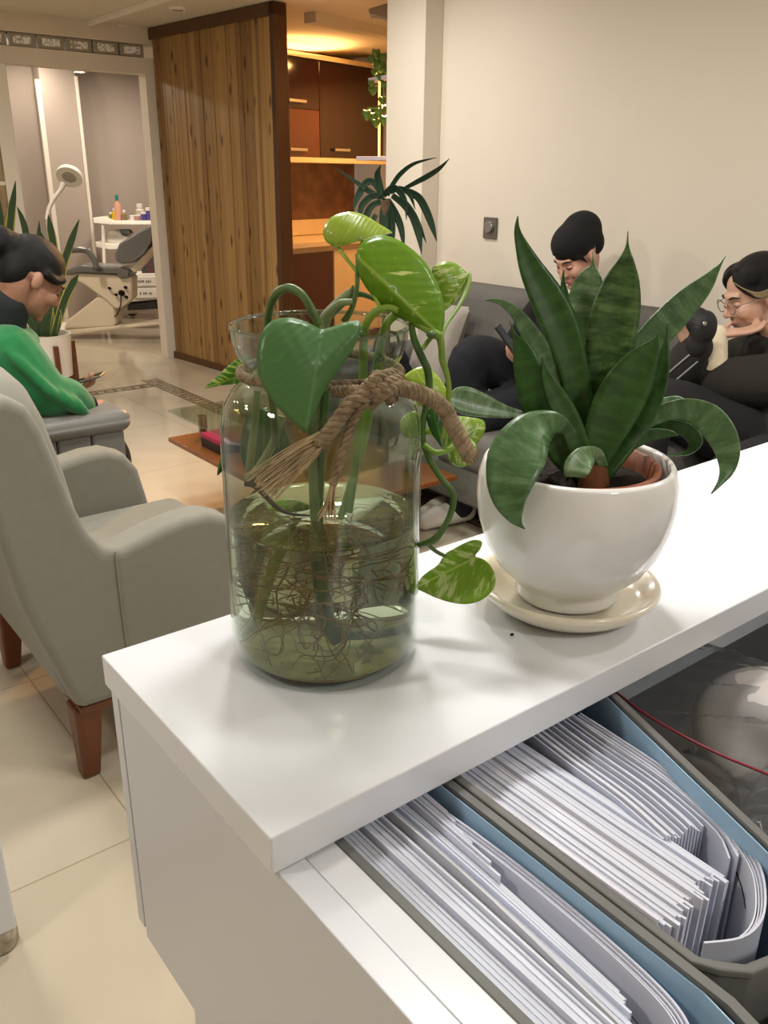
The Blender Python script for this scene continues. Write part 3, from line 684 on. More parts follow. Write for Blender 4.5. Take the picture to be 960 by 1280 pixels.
SN_M = snake_mat('snake_leaf_mid', '#42633a', '#527548', '#6e9064')
SN_L = snake_mat('snake_leaf_pale', '#58784f', '#729268', '#a3bb9a')
SN_B = snake_mat('snake_leaf_banded', '#263f1b', '#3d5f2b', '#63824a')
def pothos_mat(name, base, vein, pale, amount, rough=.3, seed=0.0):
    """green blade with pale streaks that run out from the midrib"""
    q = NT(name); bs = q.b; bs.inputs['Roughness'].default_value = rough; bs.inputs['Specular IOR Level'].default_value = .45
    bs.inputs['Subsurface Weight'].default_value = .0
    uv = q.n('ShaderNodeUVMap'); sp = q.n('ShaderNodeSeparateXYZ'); q.l(uv.outputs[0], sp.inputs[0])
    ab = q.n('ShaderNodeMath', operation='ABSOLUTE'); q.l(sp.outputs[0], ab.inputs[0])
    su = q.n('ShaderNodeMath', operation='SUBTRACT'); q.l(sp.outputs[1], su.inputs[0]); q.l(ab.outputs[0], su.inputs[1])
    cb = q.n('ShaderNodeCombineXYZ'); q.l(sp.outputs[0], cb.inputs[0]); q.l(su.outputs[0], cb.inputs[1]); cb.inputs[2].default_value = seed
    mp = q.n('ShaderNodeMapping', Scale=(2.4,4.2,1)); q.l(cb.outputs[0], mp.inputs[0])
    ns = q.n('ShaderNodeTexNoise', Scale=1.7, Detail=5.0, Roughness=.6); q.l(mp.outputs[0], ns.inputs['Vector'])
    rp = q.n('ShaderNodeValToRGB'); e = rp.color_ramp.elements
    e[0].position = .64-amount; e[0].color = hexc(base); e[1].position = .70-amount*.8; e[1].color = hexc(pale)
    q.l(ns.outputs['Fac'], rp.inputs[0])
    # midrib
    rr = q.n('ShaderNodeValToRGB'); rr.color_ramp.elements[0].position = .006; rr.color_ramp.elements[0].color = (1,1,1,1); rr.color_ramp.elements[1].position = .02; rr.color_ramp.elements[1].color = (0,0,0,1)
    q.l(ab.outputs[0], rr.inputs[0])
    mx = q.n('ShaderNodeMix', data_type='RGBA'); mx.inputs[7].default_value = hexc(vein); q.l(rr.outputs[0], mx.inputs[0]); q.l(rp.outputs[0], mx.inputs[6])
    # side veins as a fine relief
    wv = q.n('ShaderNodeTexWave', wave_type='BANDS', bands_direction='Y', Scale=3.0, Distortion=3.0, Detail=2.0); q.l(cb.outputs[0], wv.inputs['Vector'])
    bp = q.n('ShaderNodeBump', Strength=.10, Distance=.0015); q.l(wv.outputs['Fac'], bp.inputs['Height']); q.l(bp.outputs[0], bs.inputs['Normal'])
    tb_ = q.n('ShaderNodeMix', data_type='RGBA', blend_type='MULTIPLY'); tb_.inputs[0].default_value = .06
    q.l(mx.outputs[2], tb_.inputs[6]); q.l(wv.outputs['Color'], tb_.inputs[7]); q.l(tb_.outputs[2], bs.inputs['Base Color'])
    tl = q.n('ShaderNodeBsdfTranslucent'); q.l(mx.outputs[2], tl.inputs[0])
    ms = q.n('ShaderNodeMixShader'); ms.inputs[0].default_value = .22; q.l(bs.outputs[0], ms.inputs[1]); q.l(tl.outputs[0], ms.inputs[2]); q.l(ms.outputs[0], q.out.inputs[0])
    return q.m
PO_D = pothos_mat('pothos_dark', '#56824c', '#678f5b', '#5b9650', .0, rough=.35)
PO_V = pothos_mat('pothos_variegated', '#6f9d1c', '#9dc24c', '#d3df86', .03, seed=3.0)
PO_P = pothos_mat('pothos_pale', '#a5c046', '#c3d676', '#bdd060', .10)
PO_Y = pothos_mat('pothos_yellow_green', '#8db33c', '#bdd070', '#cfdd98', .12, seed=5.0)
PO_S = pothos_mat('pothos_small_dark', '#2f5d22', '#4a7a35', '#3b6d2b', .0)
PO_W = pothos_mat('pothos_splashed', '#4f8c2a', '#9dc24c', '#c9de74', .15, seed=8.0)
STEM_G = mat('stem_green', '#7f9f3a', rough=.45, noise=.2, nscale=60)
STEM_D = mat('stem_dark', '#4f6f30', rough=.45, noise=.35, nscale=50)
STEM_GR = mat('stem_grey_green', '#7d8f5c', rough=.5, noise=.25, nscale=60)
# ------------------------------------------------------------------ other plants
DRG = mat('dracaena_leaf','#1d3320',rough=.6,spec=.2); SAN = NT('sansevieria_leaf')
SAN.b.inputs['Roughness'].default_value=.6; SAN.b.inputs['Specular IOR Level'].default_value=.2
_u=SAN.n('ShaderNodeUVMap'); _s=SAN.n('ShaderNodeSeparateXYZ'); SAN.l(_u.outputs[0],_s.inputs[0]); _a=SAN.n('ShaderNodeMath',operation='ABSOLUTE'); SAN.l(_s.outputs[0],_a.inputs[0])
_r=SAN.n('ShaderNodeValToRGB'); _r.color_ramp.elements[0].position=.185; _r.color_ramp.elements[0].color=hexc('#2a3c1e'); _r.color_ramp.elements[1].position=.21; _r.color_ramp.elements[1].color=hexc('#9c9440')
SAN.l(_a.outputs[0],_r.inputs[0]); SAN.l(_r.outputs[0],SAN.b.inputs['Base Color'])
def strap(pts, dep, m, par, fold=.3, th=.001, tw=0.0, n=20):
    q=[(p[0],p[1],p[2],dep+(p[3] if len(p)>3 else 0)) for p in pts]
    mb,_ = strip_leaf(q, fold=fold, n=n, across=4, twist=tw); return mb.build('leaf', m, par, solid=th)
dz = thing('dracaena', at_z(500,560,0.0), 'dark green spiky dracaena in a pot in front of the wall column', 'plant')
DD=3.75
for pts in (
 [(484,244,6),(492,229,6),(502,216,6),(519,204,4),(546,197,.5)],[(503,237,4),(520,228,6),(535,220,7),(550,210,5),(562,198,.5)],
 [(498,235,6),(512,240,8),(524,248,10),(533,264,10),(540,282,8),(546,302,.5)],[(505,250,4),(514,262,6),(524,282,6),(533,304,.5)],
 [(490,244,7),(505,256,9),(516,270,11),(523,290,10),(527,318,.5)],[(476,247,7),(460,238,7),(446,228,5),(418,209,.5)],
 [(478,245,7),(468,229,8),(458,228,9),(447,246,8),(441,264,.5)],[(478,246,8),(474,232,10),(472,218,8),(476,206,.5)],
 [(482,248,9),(480,270,12),(480,292,11),(476,318,.5)],[(476,252,7),(464,258,8),(457,275,8),(458,300,.5)],[(485,250,7),(495,268,9),(502,288,8),(505,315,.5)],
 [(470,268,6),(455,300,7),(447,330,5),(444,350,.5)],[(480,244,7),(490,235,8),(500,240,8),(507,255,6),(508,275,.5)],[(480,246,7),(465,245,8),(452,258,8),(449,280,.5)],
 [(488,240,6),(500,236,6),(512,243,6),(519,262,.5)],[(484,250,8),(490,280,9),(488,310,7),(484,335,.5)]):
    strap(pts, DD, DRG, dz, tw=.3)
tb0=at_d(482,250,DD); MB().tube([(tb0.x,tb0.y,.3),(tb0.x+.01,tb0.y,.8),tuple(tb0)], [.022,.02,.022], 10, n=12).build('trunk', mat('trunk_brown','#6b5842',rough=.9,noise=.3,nscale=40), dz)
MB().lathe([(.10,0),(.12,.02),(.15,.30),(.155,.31),(.14,.31),(.13,.29),(.0,.28)], (tb0.x,tb0.y,0), seg=32, cap1=False).build('pot', mat('pot_grey','#a39a8d',rough=.5), dz)
# trailing plant on the corner shelf
tp = thing('trailing_plant', at_d(472,100,5.0), 'trailing green plant on the corner shelves behind the column', 'plant')
PT = mat('trailing_leaf','#54742a',rough=.4,noise=.3,nscale=30); D5=4.95
for x,y,r in ((470,66,5),(478,72,6),(465,74,5),(474,82,7),(480,88,6),(468,90,4),(466,112,6),(478,125,5),(458,143,6),(466,146,6),(474,140,6),(480,150,6),(470,154,5),(479,136,5),(476,96,5),(464,104,4),(481,106,5)):
    ol=[(x,y-r*.8),(x+r*.8,y-r),(x+r,y-r*.1),(x+r*.5,y+r*.8),(x,y+r*1.3),(x-r*.6,y+r*.7),(x-r,y-r*.1),(x-r*.7,y-r)]
    blade(ol,(x,y-r*.8),(x,y+r*1.3),D5+.03*math.sin(x),dome=.02,n=24,rings=4).build('leaf', PT, tp, solid=.002)
MB().tube([at_d(x,y,5.0) for x,y in ((476,100),(470,90),(474,70),(466,75))], .005, 6, n=14).build('stem', PT, tp)
MB().tube([at_d(x,y,4.98) for x,y in ((478,100),(479,125),(470,135),(459,136),(460,150))], .005, 6, n=16).build('stem', PT, tp)
# tall sansevieria behind the person in green
sv = thing('sansevieria', at_z(60,500,0), 'tall yellow edged snake plant in a white pot behind the person in green', 'plant')
DS=5.25
for pts in ([(19.5,226,.5),(17,245,6),(14,268,10),(13,300,11),(25,360,9),(50,420,7)],[(21,258,.5),(27,272,6),(32,290,8),(38,330,9),(54,420,7)],[(0,250,.5),(1,280,9),(6,320,11),(45,420,7)],
 [(49,276,.5),(48.5,292,5),(47,312,8),(52,360,9),(56,420,7)],[(51,290,.5),(56,305,6),(61,325,8),(62,370,9),(60,420,7)],[(60,268,.5),(63,285,8),(66.5,305,10),(69,330,9),(66,380,8),(62,420,7)],
 [(99,274,.5),(93,290,6),(86,310,9),(78,335,11),(73,375,11),(66,420,8)],[(98,343,.5),(91,354,9),(83,370,11),(76,390,10),(68,420,8)],[(66,370,.5),(70,385,8),(72,400,10),(66,424,8)],
 [(55,372,.5),(57,390,7),(60,408,8),(60,424,7)],[(38,300,.5),(40,318,8),(44,350,9),(54,420,7)]):
    strap(pts, DS, SAN.m, sv, fold=.25, th=.003, tw=.2)
pc_=at_d(59,418,DS); PWH=mat('pot_white','#e3dccf',rough=.4)
MB().lathe([(.10,pc_.z-.26),(.12,pc_.z-.25),(.135,pc_.z),(.137,pc_.z+.005),(.125,pc_.z+.005),(.12,pc_.z-.02),(.0,pc_.z-.025)], (pc_.x,pc_.y,0), seg=40, cap1=False).build('pot', PWH, sv)
for a in (.3,1.87,3.44,5.01):
    cx_,cy_=pc_.x+.143*math.cos(a-1.9),pc_.y+.143*math.sin(a-1.9)
    MB().box(cx_-.014,cy_-.014,0,cx_+.014,cy_+.014,pc_.z-.05).build('stand_leg', CHAIRW, sv, smooth=False, bevel=.003)
MB().box(pc_.x-.14,pc_.y-.012,pc_.z-.29,pc_.x+.14,pc_.y+.012,pc_.z-.262).build('stand_bar', CHAIRW, sv, smooth=False)
# ------------------------------------------------------------------ box files in the drawer
BOXG = mat('box_file_grey','#6b6c69',rough=.55,noise=.05,nscale=30); LINB = mat('lining_blue','#a3c6e0',rough=.55)
RZ = .945; FZ = .676
def wall_path(mb, path, z0, z1, th, closed=False):
    """vertical wall of thickness th following a plan path"""
    n = len(path); nor=[]
    for i in range(n):
        a = Vector(path[max(i-1,0)]); b = Vector(path[min(i+1,n-1)]); t = (b-a).normalized(); nor.append(Vector((-t.y,t.x)))
    vs=[]
    for i,(x,y) in enumerate(path):
        for s_ in (-.5,.5):
            for z in (z0,z1): vs.append((x+nor[i].x*th*s_, y+nor[i].y*th*s_, z))
    fs=[]
    for i in range(n-1):
        a=i*4; b=a+4
        fs += [(a,b,b+1,a+1),(a+2,a+3,b+3,b+2),(a+1,b+1,b+3,a+3),(a,a+2,b+2,b)]
    fs += [(0,1,3,2),((n-1)*4,(n-1)*4+2,(n-1)*4+3,(n-1)*4+1)]
    return mb.add(vs,fs)
def box_file(name, path, label):
    t = thing(name, (sum(p[0] for p in path)/len(path), .35, FZ), label, 'box file', 'grey box files in the drawer')
    pp = path+[path[0],path[1]]
    wall_path(MB(), path+[path[0]], FZ, RZ-.002, .0045).build('shell', BOXG, t, smooth=False)
    wall_path(MB(), path+[path[0]], RZ-.006, RZ, .0075).build('rim', BOXG, t, smooth=False, bevel=.0015)
    MB().prism(path, FZ, FZ+.004).build('bottom', BOXG, t, smooth=False)
    return t
pa = [(.290,.625),(.290,.115),(.375,.115),(.3895,.135),(.3965,.165),(.3990,.625)]
pb_ = [(.4095,.625),(.4060,.196),(.4140,.1835),(.426,.1715),(.50,.150),(.525,.180),(.540,.222),(.608,.420),(.668,.625)]
ba = box_file('box_file', pa, 'grey box file packed with white papers, beside the drawer side')
bb = box_file('box_file', pb_, 'grey box file packed with papers, next to the clear zip bags')
def lining(path, z1, name, label):
    o = wall_path(MB(), path, FZ+.006, z1, .0012).build(name, LINB, smooth=False); tag(o, label, 'folder')
lining([(.310,.617),(.3925,.617),(.3935,.60),(.392,.18),(.386,.150)], RZ-.004, 'blue_folder', 'light blue card folder lining the box file beside the drawer side')
lining([(.425,.617),(.658,.617),(.660,.605),(.6025,.420),(.5355,.226),(.521,.188),(.50,.157)], RZ-.004, 'blue_folder', 'light blue card folder lining the box file next to the clear zip bags')
PAP = [mat('paper_white','#dfe1ec',rough=.7),mat('paper_blue_white','#d8dcea',rough=.7),mat('paper_grey_white','#d9dde8',rough=.7),mat('paper_pink_white','#e1dde6',rough=.7)]
rq = random.Random(5)
def sheet(x, y0, y1, z1, lean, bow, m, label, group, tilt=0.0, th=.00186):
    mb = MB(); ny = 8; vs=[]
    xs_ = lambda v,z: x + bow*math.sin(PI*v) + lean*(z-z1)
    for s_ in (-.5,.5):
        for k in range(ny+1):
            v = k/ny; y = y0+(y1-y0)*v
            for z in (FZ+.006, z1-.09, z1+tilt*(v-.5)): vs.append((xs_(v,z)+s_*th, y, z))
    fs=[]; m3_=(ny+1)*3
    for k in range(ny):
        for j in range(2):
            a=k*3+j; fs.append((a,a+3,a+4,a+1)); fs.append((m3_+a,m3_+a+1,m3_+a+4,m3_+a+3))
        a=k*3+2; fs.append((a,a+3,m3_+a+3,m3_+a))
    for j in range(2): fs.append((j,j+1,m3_+j+1,m3_+j)); a=ny*3; fs.append((a+j,m3_+a+j,m3_+a+j+1,a+j+1))
    o = mb.add(vs,fs).build('paper_sheet', m, smooth=True, angle=30); tag(o, label, 'paper', group); return o
# papers next to the zip bags: a dense pack with a stepped front end
N=53
for k in range(N):
    f_ = k/(N-1); x = .4135+.098*f_
    y0 = .226+.012*rq.random()+(.012 if f_ > .62 else 0)-(.0 if f_ < .5 else .02*(f_-.5))
    sheet(x, y0, .585+.02*rq.random(), .917+.012*math.sin(f_*PI)+rq.gauss(0,.0006)+(.003 if k%9==0 else 0), .05, -.003*(1-f_), PAP[rq.choice((0,0,0,1,2,3) if f_<.6 else (0,1,1,2))], 'white paper in the pack standing in the grey box file next to the zip bags', 'papers in the box file next to the zip bags')
for k in range(16):
    e_ = .0036*(15-k)+.004; fr0 = .235+.0012*(15-k)+rq.uniform(0,.012)
    q_ = [(.600-e_,.585),(.588-e_,.50),(.580-e_,.430),(.576-e_,.390),(.572-e_,.335),(.564-e_,.293)]+([(.555-e_,.262),(.538-e_,fr0)] if k > 12 else [(.557-e_*.9,.285-.0008*k)])
    o = wall_path(MB(), catmull(q_,18), FZ+.006, .921+.004*math.sin(k)+rq.gauss(0,.001), .0016).build('paper_sheet', PAP[rq.choice((0,1,1))], smooth=True, angle=30)
    tag(o, 'bluish white bowed paper against the blue folder next to the zip bags', 'paper', 'bowed papers against the blue folder')
# papers beside the drawer side
N=44
for k in range(N):
    f_ = k/(N-1); x = .2965+.070*f_
    sheet(x, .125+.09*f_+rq.uniform(0,.006), .59+.015*rq.random(), .927+.004*math.sin(f_*5)+rq.gauss(0,.0009)+(.005 if k%11==3 else 0), .10*(1-f_), -.004+.010*f_, PAP[rq.choice((0,1,1,2))], 'white paper standing in the grey box file beside the drawer side', 'papers in the box file beside the drawer side')
for k in range(7):
    x = .3705+.0022*k
    sheet(x, .33+.012*k, .585, .930+rq.gauss(0,.0015), .03, .002, PAP[rq.choice((0,1))], 'white paper against the blue folder in the box file beside the drawer side', 'papers against the near blue folder')
# bowed cards standing at the front of each pack
CARD = mat('card_bluish','#d5d8e6',rough=.6); INK = mat('ink','#15161c',rough=.5)
def bowed(path, z0, z1, label, arc, marks=False):
    t = thing('bowed_card', (path[0][0],path[0][1],z0), label, 'card')
    q = catmull(path, 36)
    wall_path(MB(), q, z0, z1, .0016).build('card_sheet', CARD, t)
    for e in (.0018,.0034): wall_path(MB(), catmull([(x-e*.9,y+e*.7) for x,y in path], 36)[:-3], z0, z1-.004*e/.0034, .0011).build('outer_sheet', CARD, t)
    q2 = catmull([(x-.0052,y+.0035) for x,y in path], 36)
    wall_path(MB(), q2[:-5], z0, z1-.003, .0010).build('inner_sheet', PAP[0], t)
    a,b,za,zb = arc; seg = q2[int(a*36):int(b*36)+1]; n=len(seg)
    c = Vector((sum(p[0] for p in path)/len(path)-.02, sum(p[1] for p in path)/len(path)+.02))
    pts=[]
    for i,(x,y) in enumerate(seg):
        d = (c-Vector((x,y))).normalized()*.0012; pts.append((x+d.x, y+d.y, za+(zb-za)*i/(n-1)))
    MB().tube(pts, .0005, 6).build('printed_line', INK, t)
    if marks:
        w_ = MB(); p = pts[-1]
        for j in range(5): w_.box(p[0]-.010+.0004*j, p[1]+.012-.004*j, p[2]+.004, p[0]-.0094+.0004*j, p[1]+.0142-.004*j, p[2]+.0075)
        w_.build('printed_letters', INK, t, smooth=False)
bowed([(.578,.430),(.576,.390),(.572,.335),(.564,.293),(.553,.257),(.535,.226),(.513,.207),(.486,.194),(.461,.194),(.437,.207)], .74, .928, 'white card bowed in a U, box file next to the zip bags', (.42,.62,.918,.895))
bowed([(.382,.43),(.386,.384),(.3885,.330),(.3885,.280),(.3865,.231),(.382,.195),(.374,.176),(.362,.166)], .74, .930, 'white card with a long printed line, box file beside the drawer side', (.40,.90,.905,.885), True)
# grey torn sleeve in the middle of the near pack
o = sheet(.341,.20,.50,.936,.02,.006,mat('sleeve_grey','#c9cbd0',rough=.35),'greyish clear sleeve standing up between the papers beside the drawer side',None,tilt=.006); o['category']='sleeve'
cl = thing('binder_clip', at_d(610,1148,.66), 'small silver clip on the greyish sleeve', 'clip')
MB().tube([at_d(603,1147,.655),at_d(609,1143,.652),at_d(617,1150,.652),at_d(616,1157,.655)], .0008, 6, n=12).build('wire', STEEL, cl)
# clear zip bags with white cloth, beside the box files
BAG = clear('bag_plastic','#e2e4e6',rough=.12,weight=.8,ior=1.5,haze=.07)
def crumple(c, ax, ay, az, t, seed, amp):
    r2 = random.Random(seed); ph = [(r2.uniform(4,16),r2.uniform(4,16),r2.uniform(0,6)) for _ in range(9)]
    mb = MB()
    def mk(s_):
        def f(a,b):
            x=a*2-1; y=b*2-1; k=max(0,(1-x**4)*(1-y**4))**.6
            h = sum(abs(math.sin(p*x+q_*y+r_)) for p,q_,r_ in ph)/9-.5
            return Vector(c)+Vector(ax)*x+Vector(ay)*y+Vector(az)*(s_*t*k*(.7)+amp*h)
        return f
    mb.grid(mk(1),40,40); mb.grid(mk(-1),40,40)
    return mb
zb = thing('zip_bag', (.74,.32,.80), 'clear plastic zip bag with red seal line over the drawer contents', 'bag')
crumple((.745,.36,.85),(.155,.01,.012),(-.03,.22,.0),(0,0,1),.045,4,.035).build('bag_film', BAG, zb)
rp_ = [at_z(x,y,z) for x,y,z in ((766,862,.915),(800,888,.915),(845,915,.912),(900,943,.908),(960,968,.905),(1010,990,.90))]
MB().tube(rp_, .0014, 8, n=40).build('seal_line', mat('seal_red','#8a2f3d',rough=.35), zb)
z2 = thing('zip_bag', (.66,.18,.80), 'second clear plastic bag lying in front of the red sealed bag', 'bag')
crumple((.69,.20,.84),(.115,.03,-.01),(-.02,.11,.0),(0,0,1),.05,9,.03).build('bag_film', BAG, z2)
cw = thing('folded_cloth', (.83,.40,.70), 'white folded cloth packed inside the clear zip bag', 'cloth')
def cloth(c, r, seed):
    r2 = random.Random(seed); mb=MB(); ph=[(r2.uniform(2,7),r2.uniform(2,7),r2.uniform(0,6)) for _ in range(6)]
    def f(a,b):
        th_=a*2*PI; p_=b*PI-PI/2; k=1+.12*sum(math.sin(p*th_*.5+q_*p_+r_) for p,q_,r_ in ph)/3
        return Vector(c)+Vector((r[0]*math.cos(p_)*math.cos(th_)*k, r[1]*math.cos(p_)*math.sin(th_)*k, r[2]*math.sin(p_)*k))
    return mb.grid(f,40,20)
CLO = mat('white_cloth','#cfc9c6',rough=.9)
cloth((.83,.375,.835),(.085,.07,.062),3).build('cloth_body', CLO, cw)
c2_ = cloth((.70,.40,.76),(.06,.12,.08),8).build('dark_cloth', mat('dark_cloth','#4d4844',rough=.9,noise=.3,nscale=20)); tag(c2_,'dark grey cloth lying under the clear zip bag','cloth')
pk2 = thing('card_carton', (.43,.145,.70), 'small pale carton with a salmon dot in front of the right box file', 'box')
MB().box(.415,.02,.68,.52,.140,.925).build('carton_body', mat('carton_grey','#b9b3ad',rough=.6), pk2, smooth=False, bevel=.002)
MB().lathe([(.014,0),(.014,.0006)], (.445,.10,.925), seg=28).build('printed_dot', mat('salmon','#cf8f80',rough=.6), pk2, smooth=False)
# ------------------------------------------------------------------ white planter on its saucer
PC = Vector((.6575,.5235,HC))
CER = mat('white_ceramic','#ecebe8',rough=.12,spec=.55,coat=.3)
CERY = mat('ivory_ceramic','#f1ecdf',rough=.2,spec=.5,coat=.3,noise=.12,nscale=14,h2='#e9dec6')
TER = mat('terracotta_plastic','#9a5a3c',rough=.55,noise=.1,nscale=20)
SOIL = mat('soil','#241b14',rough=1,noise=.5,nscale=120,bump=1,bscale=150)
sa = MB().lathe([(.0,.0),(.062,.0),(.070,.004),(.083,.013),(.0925,.023),(.0945,.028),(.0925,.031),(.088,.0295),(.078,.020),(.066,.0125),(.0,.0115)], PC, seg=72, cap0=False, cap1=False).build('saucer', CERY, angle=180)
tag(sa, 'glazed ivory saucer under the white planter', 'saucer')
pl = thing('planter', PC+Vector((0,0,.012)), 'rounded white ceramic planter standing on the ivory saucer', 'plant pot')
TL = Matrix.Rotation(-.03,3,'Y')
prof = [(.0,.0125),(.046,.0125),(.0515,.015),(.0535,.020),(.0525,.026),(.0535,.031),(.062,.038),(.076,.052),(.088,.073),(.0955,.098),(.0985,.122),(.0975,.142),(.0935,.157),(.0905,.161),(.087,.158),(.0895,.142),(.090,.122),(.087,.098),(.079,.073),(.066,.052),(.05,.04),(.0,.036)]
MB().lathe(prof, PC, seg=96, cap0=False, cap1=False).build('planter_body', CER, pl, angle=180)
IC = PC+Vector((-.004,.002,0)); TI = Matrix.Rotation(-.04,3,'X') @ Matrix.Rotation(.03,3,'Y')
ip = thing('nursery_pot', IC+Vector((0,0,.05)), 'terracotta coloured inner pot with soil inside the white planter', 'plant pot')
MB().lathe([(.045,.045),(.058,.06),(.076,.145),(.081,.147),(.0835,.156),(.081,.1585),(.0775,.157),(.074,.145),(.06,.08)], IC, seg=64, cap1=False).build('pot_body', TER, ip, angle=60)
sm = MB()
def soilf(a,b):
    r = .0745*a; t = b*2*PI
    return IC+Vector((r*math.cos(t), r*math.sin(t), .140+.006*math.sin(r*170+t*3)*(1-a)+.004*math.sin(t*7)*a*(1-a)*4))
sm.grid(soilf,10,40); sm.build('soil', SOIL, ip)
# ------------------------------------------------------------------ snake plant
sp_ = thing('snake_plant', IC+Vector((0,0,.14)), 'green snake plant with broad pointed and drooping leaves in the white planter', 'plant')
LV = [
 # (points, material, fold, twist)
 ([(741,612,16,.862),(737,600,22,.86),(732,560,27,.858),(724,500,34,.852),(715,452,39,.845),(702,410,46,.838),(684,372,43,.832),(664,335,30,.826),(650,300,13,.82),(646.5,284,6,.817),(647.5,270,1,.815)], SN_D, .22, .25),
 ([(738,600,20,.885),(731,540,24,.885),(727,480,27,.882),(728,430,33,.875),(729,395,40,.868),(734,365,43,.862),(738,345,28,.857),(741,333,8,.853),(741,325,2.4,.852),(740.5,314,.8,.85)], SN_L, .2, -.2),
 ([(742,606,20,.868),(743,570,30,.868),(748,520,44,.864),(756,480,54,.858),(762,440,61,.852),(766,410,62,.847),(772,380,58,.842),(778,350,43,.837),(782.5,328,22,.832),(784,312,7,.83),(784.5,303,2.4,.829),(785,289,.8,.827)], SN_B, .16, .15),
 ([(750,598,18,.88),(757,560,24,.88),(770,505,28,.878),(785,465,31,.875),(805,434,36,.872),(830,408,40,.868),(857,380,36,.864),(880,357,24,.86),(896,337,8,.856),(901,330,3,.855),(907,320,.8,.853)], SN_M, .28, .35),
 ([(746,604,20,.85),(768,572,28,.845),(795,535,32,.84),(814,497,31,.836),(824,468,25,.832),(830,443,14,.828),(833,424,5,.826),(834,402,.8,.824)], SN_D, .25, -.5),
 ([(741,606,20,.845),(746,575,36,.84),(756,542,50,.832),(770,510,60,.825),(786,480,58,.818),(801,455,44,.812),(815,434,20,.808),(820,424,6,.806),(823,414,1,.804)], SN_D, .2, .2),
 ([(738,604,16,.86),(734,580,20,.86),(719,530,24,.858),(703,492,28,.852),(690,465,30,.846),(675,438,29,.84),(660,412,22,.834),(644,390,14,.828),(628,379,8,.822),(617,375.5,4,.818),(607,375,1,.815)], SN_M, .3, .3),
 ([(736,606,20,.848),(728,594,28,.846),(706,566,40,.84),(684,530,45,.834),(669,495,41,.829),(659,460,34,.825),(651,434,21,.822),(643,419,5,.82),(637,402,.8,.818)], SN_D, .18, -.15),
 ([(738,604,18,.838),(732,585,23,.835),(722,552,28,.831),(709,521,30,.827),(695,495,26,.823),(684,472,14,.82),(679,455,3,.818),(677.5,446,.8,.817)], SN_D, .25, .3),
 ([(737,606,14,.856),(715,570,18,.85),(690,542,18,.845),(655,520,10,.838),(630,514,17,.832),(605,507,29,.827),(584,501,35,.823),(570,498,28,.821),(562,497,12,.821),(557,497,1,.822)], SN_L, .2, .2),
 ([(740,602,14,.85),(724,565,14,.842),(708,537,18,.828),(690,529,32,.81),(665,541,56,.79),(647,568,72,.778),(638,598,62,.772),(637,624,44,.770),(643,645,22,.771),(650,656,7,.773),(656,661,1.5,.775)], SN_M, .1, .1),
 ([(755,585,12,.835),(746,568,16,.825),(733,571,28,.815),(724,580,33,.81),(720,590,31,.808),(719,597,26,.809)], SN_L, .15, 0.0),
 ([(745,602,20,.858),(772,562,22,.855),(800,532,20,.85),(830,516,22,.845),(858,512,28,.84),(883,522,37,.836),(900,541,37,.833),(909,563,31,.832),(909,585,20,.833),(901,602,8,.835),(889,617,1.2,.838)], SN_M, .15, .2),
 ([(748,598,16,.872),(778,560,20,.872),(808,540,18,.87),(836,533,16,.868),(858,538,18,.866),(869,551,18,.865),(862,564,8,.866),(848,568,3.5,.867),(832,569,.8,.868)], SN_D, .2, .2),
 ([(746,596,16,.885),(774,556,20,.887),(800,525,18,.886),(822,508,15,.885),(845,500,10,.884),(861,503,1,.884)], SN_L, .2, .3),
 ([(730,470,14,.862),(716,430,18,.858),(709,400,15,.855),(706,370,11,.852),(704,352,5,.85),(705,337,.8,.848)], SN_D, .2, .2),
 ([(752,596,16,.862),(785,560,14,.86),(812,545,16,.858),(835,542,10,.857),(848,545,1,.857)], SN_D, .2, .2),
]
for i,(pts,m,fo,tw) in enumerate(LV):
    mb,th = strip_leaf(pts, fold=fo, twist=tw, n=36)
    mb.build('leaf', m, sp_, solid=th)
cr_=MB(); cr_.ell(at_z(640,793,HC+.0012),(.0022,.0016,.0012)); tag(cr_.build('soil_crumb', SOIL), 'tiny dark crumb of soil on the counter left of the saucer', 'crumb')
# dry brown sheath at the foot of the rosette
b0 = IC+Vector((0,0,.138))
MB().tube([at_d(741,612,.842),at_d(744,596,.838),at_d(748,582,.836)], [.016,.0135,.009], 14, n=8).build('sheath', mat('dry_sheath','#7b4a2c',rough=.8,noise=.3,nscale=60), sp_)
# ------------------------------------------------------------------ glass jar of water
JC = Vector((.4076,.6044,HC))
GL = clear('jar_glass', '#eef2ee', ior=1.5)
jar = thing('glass_jar', JC, 'tall clear glass jar with flared rim, half full of water, on the counter', 'jar')
outer = [(.0,.0),(.076,.0),(.083,.003),(.0865,.009),(.0872,.03),(.0872,.20),(.0865,.222),(.083,.238),(.076,.249),(.068,.256),(.0635,.262),(.0625,.266),(.0650,.2715),(.0690,.279),(.0718,.2865),(.0732,.294),(.0738,.302)]
inner = [(.0718,.3015),(.0712,.294),(.0698,.2865),(.0670,.279),(.0630,.2715),(.0605,.266),(.0615,.262),(.066,.2555),(.074,.247),(.081,.237),(.0845,.222),(.0852,.20),(.0852,.03),(.083,.012),(.076,.0065),(.0,.006)]
MB().lathe(outer+[(.0742,.3035),(.0738,.305),(.0725,.3047)]+inner, JC, seg=96, cap0=False, cap1=False).build('jar_body', GL, jar, angle=180)
rb_=MB(); rb_.tube([JC+Vector((.0738*math.cos(2*PI*k/72),.0738*math.sin(2*PI*k/72),.3035)) for k in range(73)],.0019,8,cap=False)
rb_.build('rim_bead', clear('rim_glass','#dfe6e1',ior=2.2), jar)
ZW = .134
WT = NT('water'); WT.t.nodes.remove(WT.b)
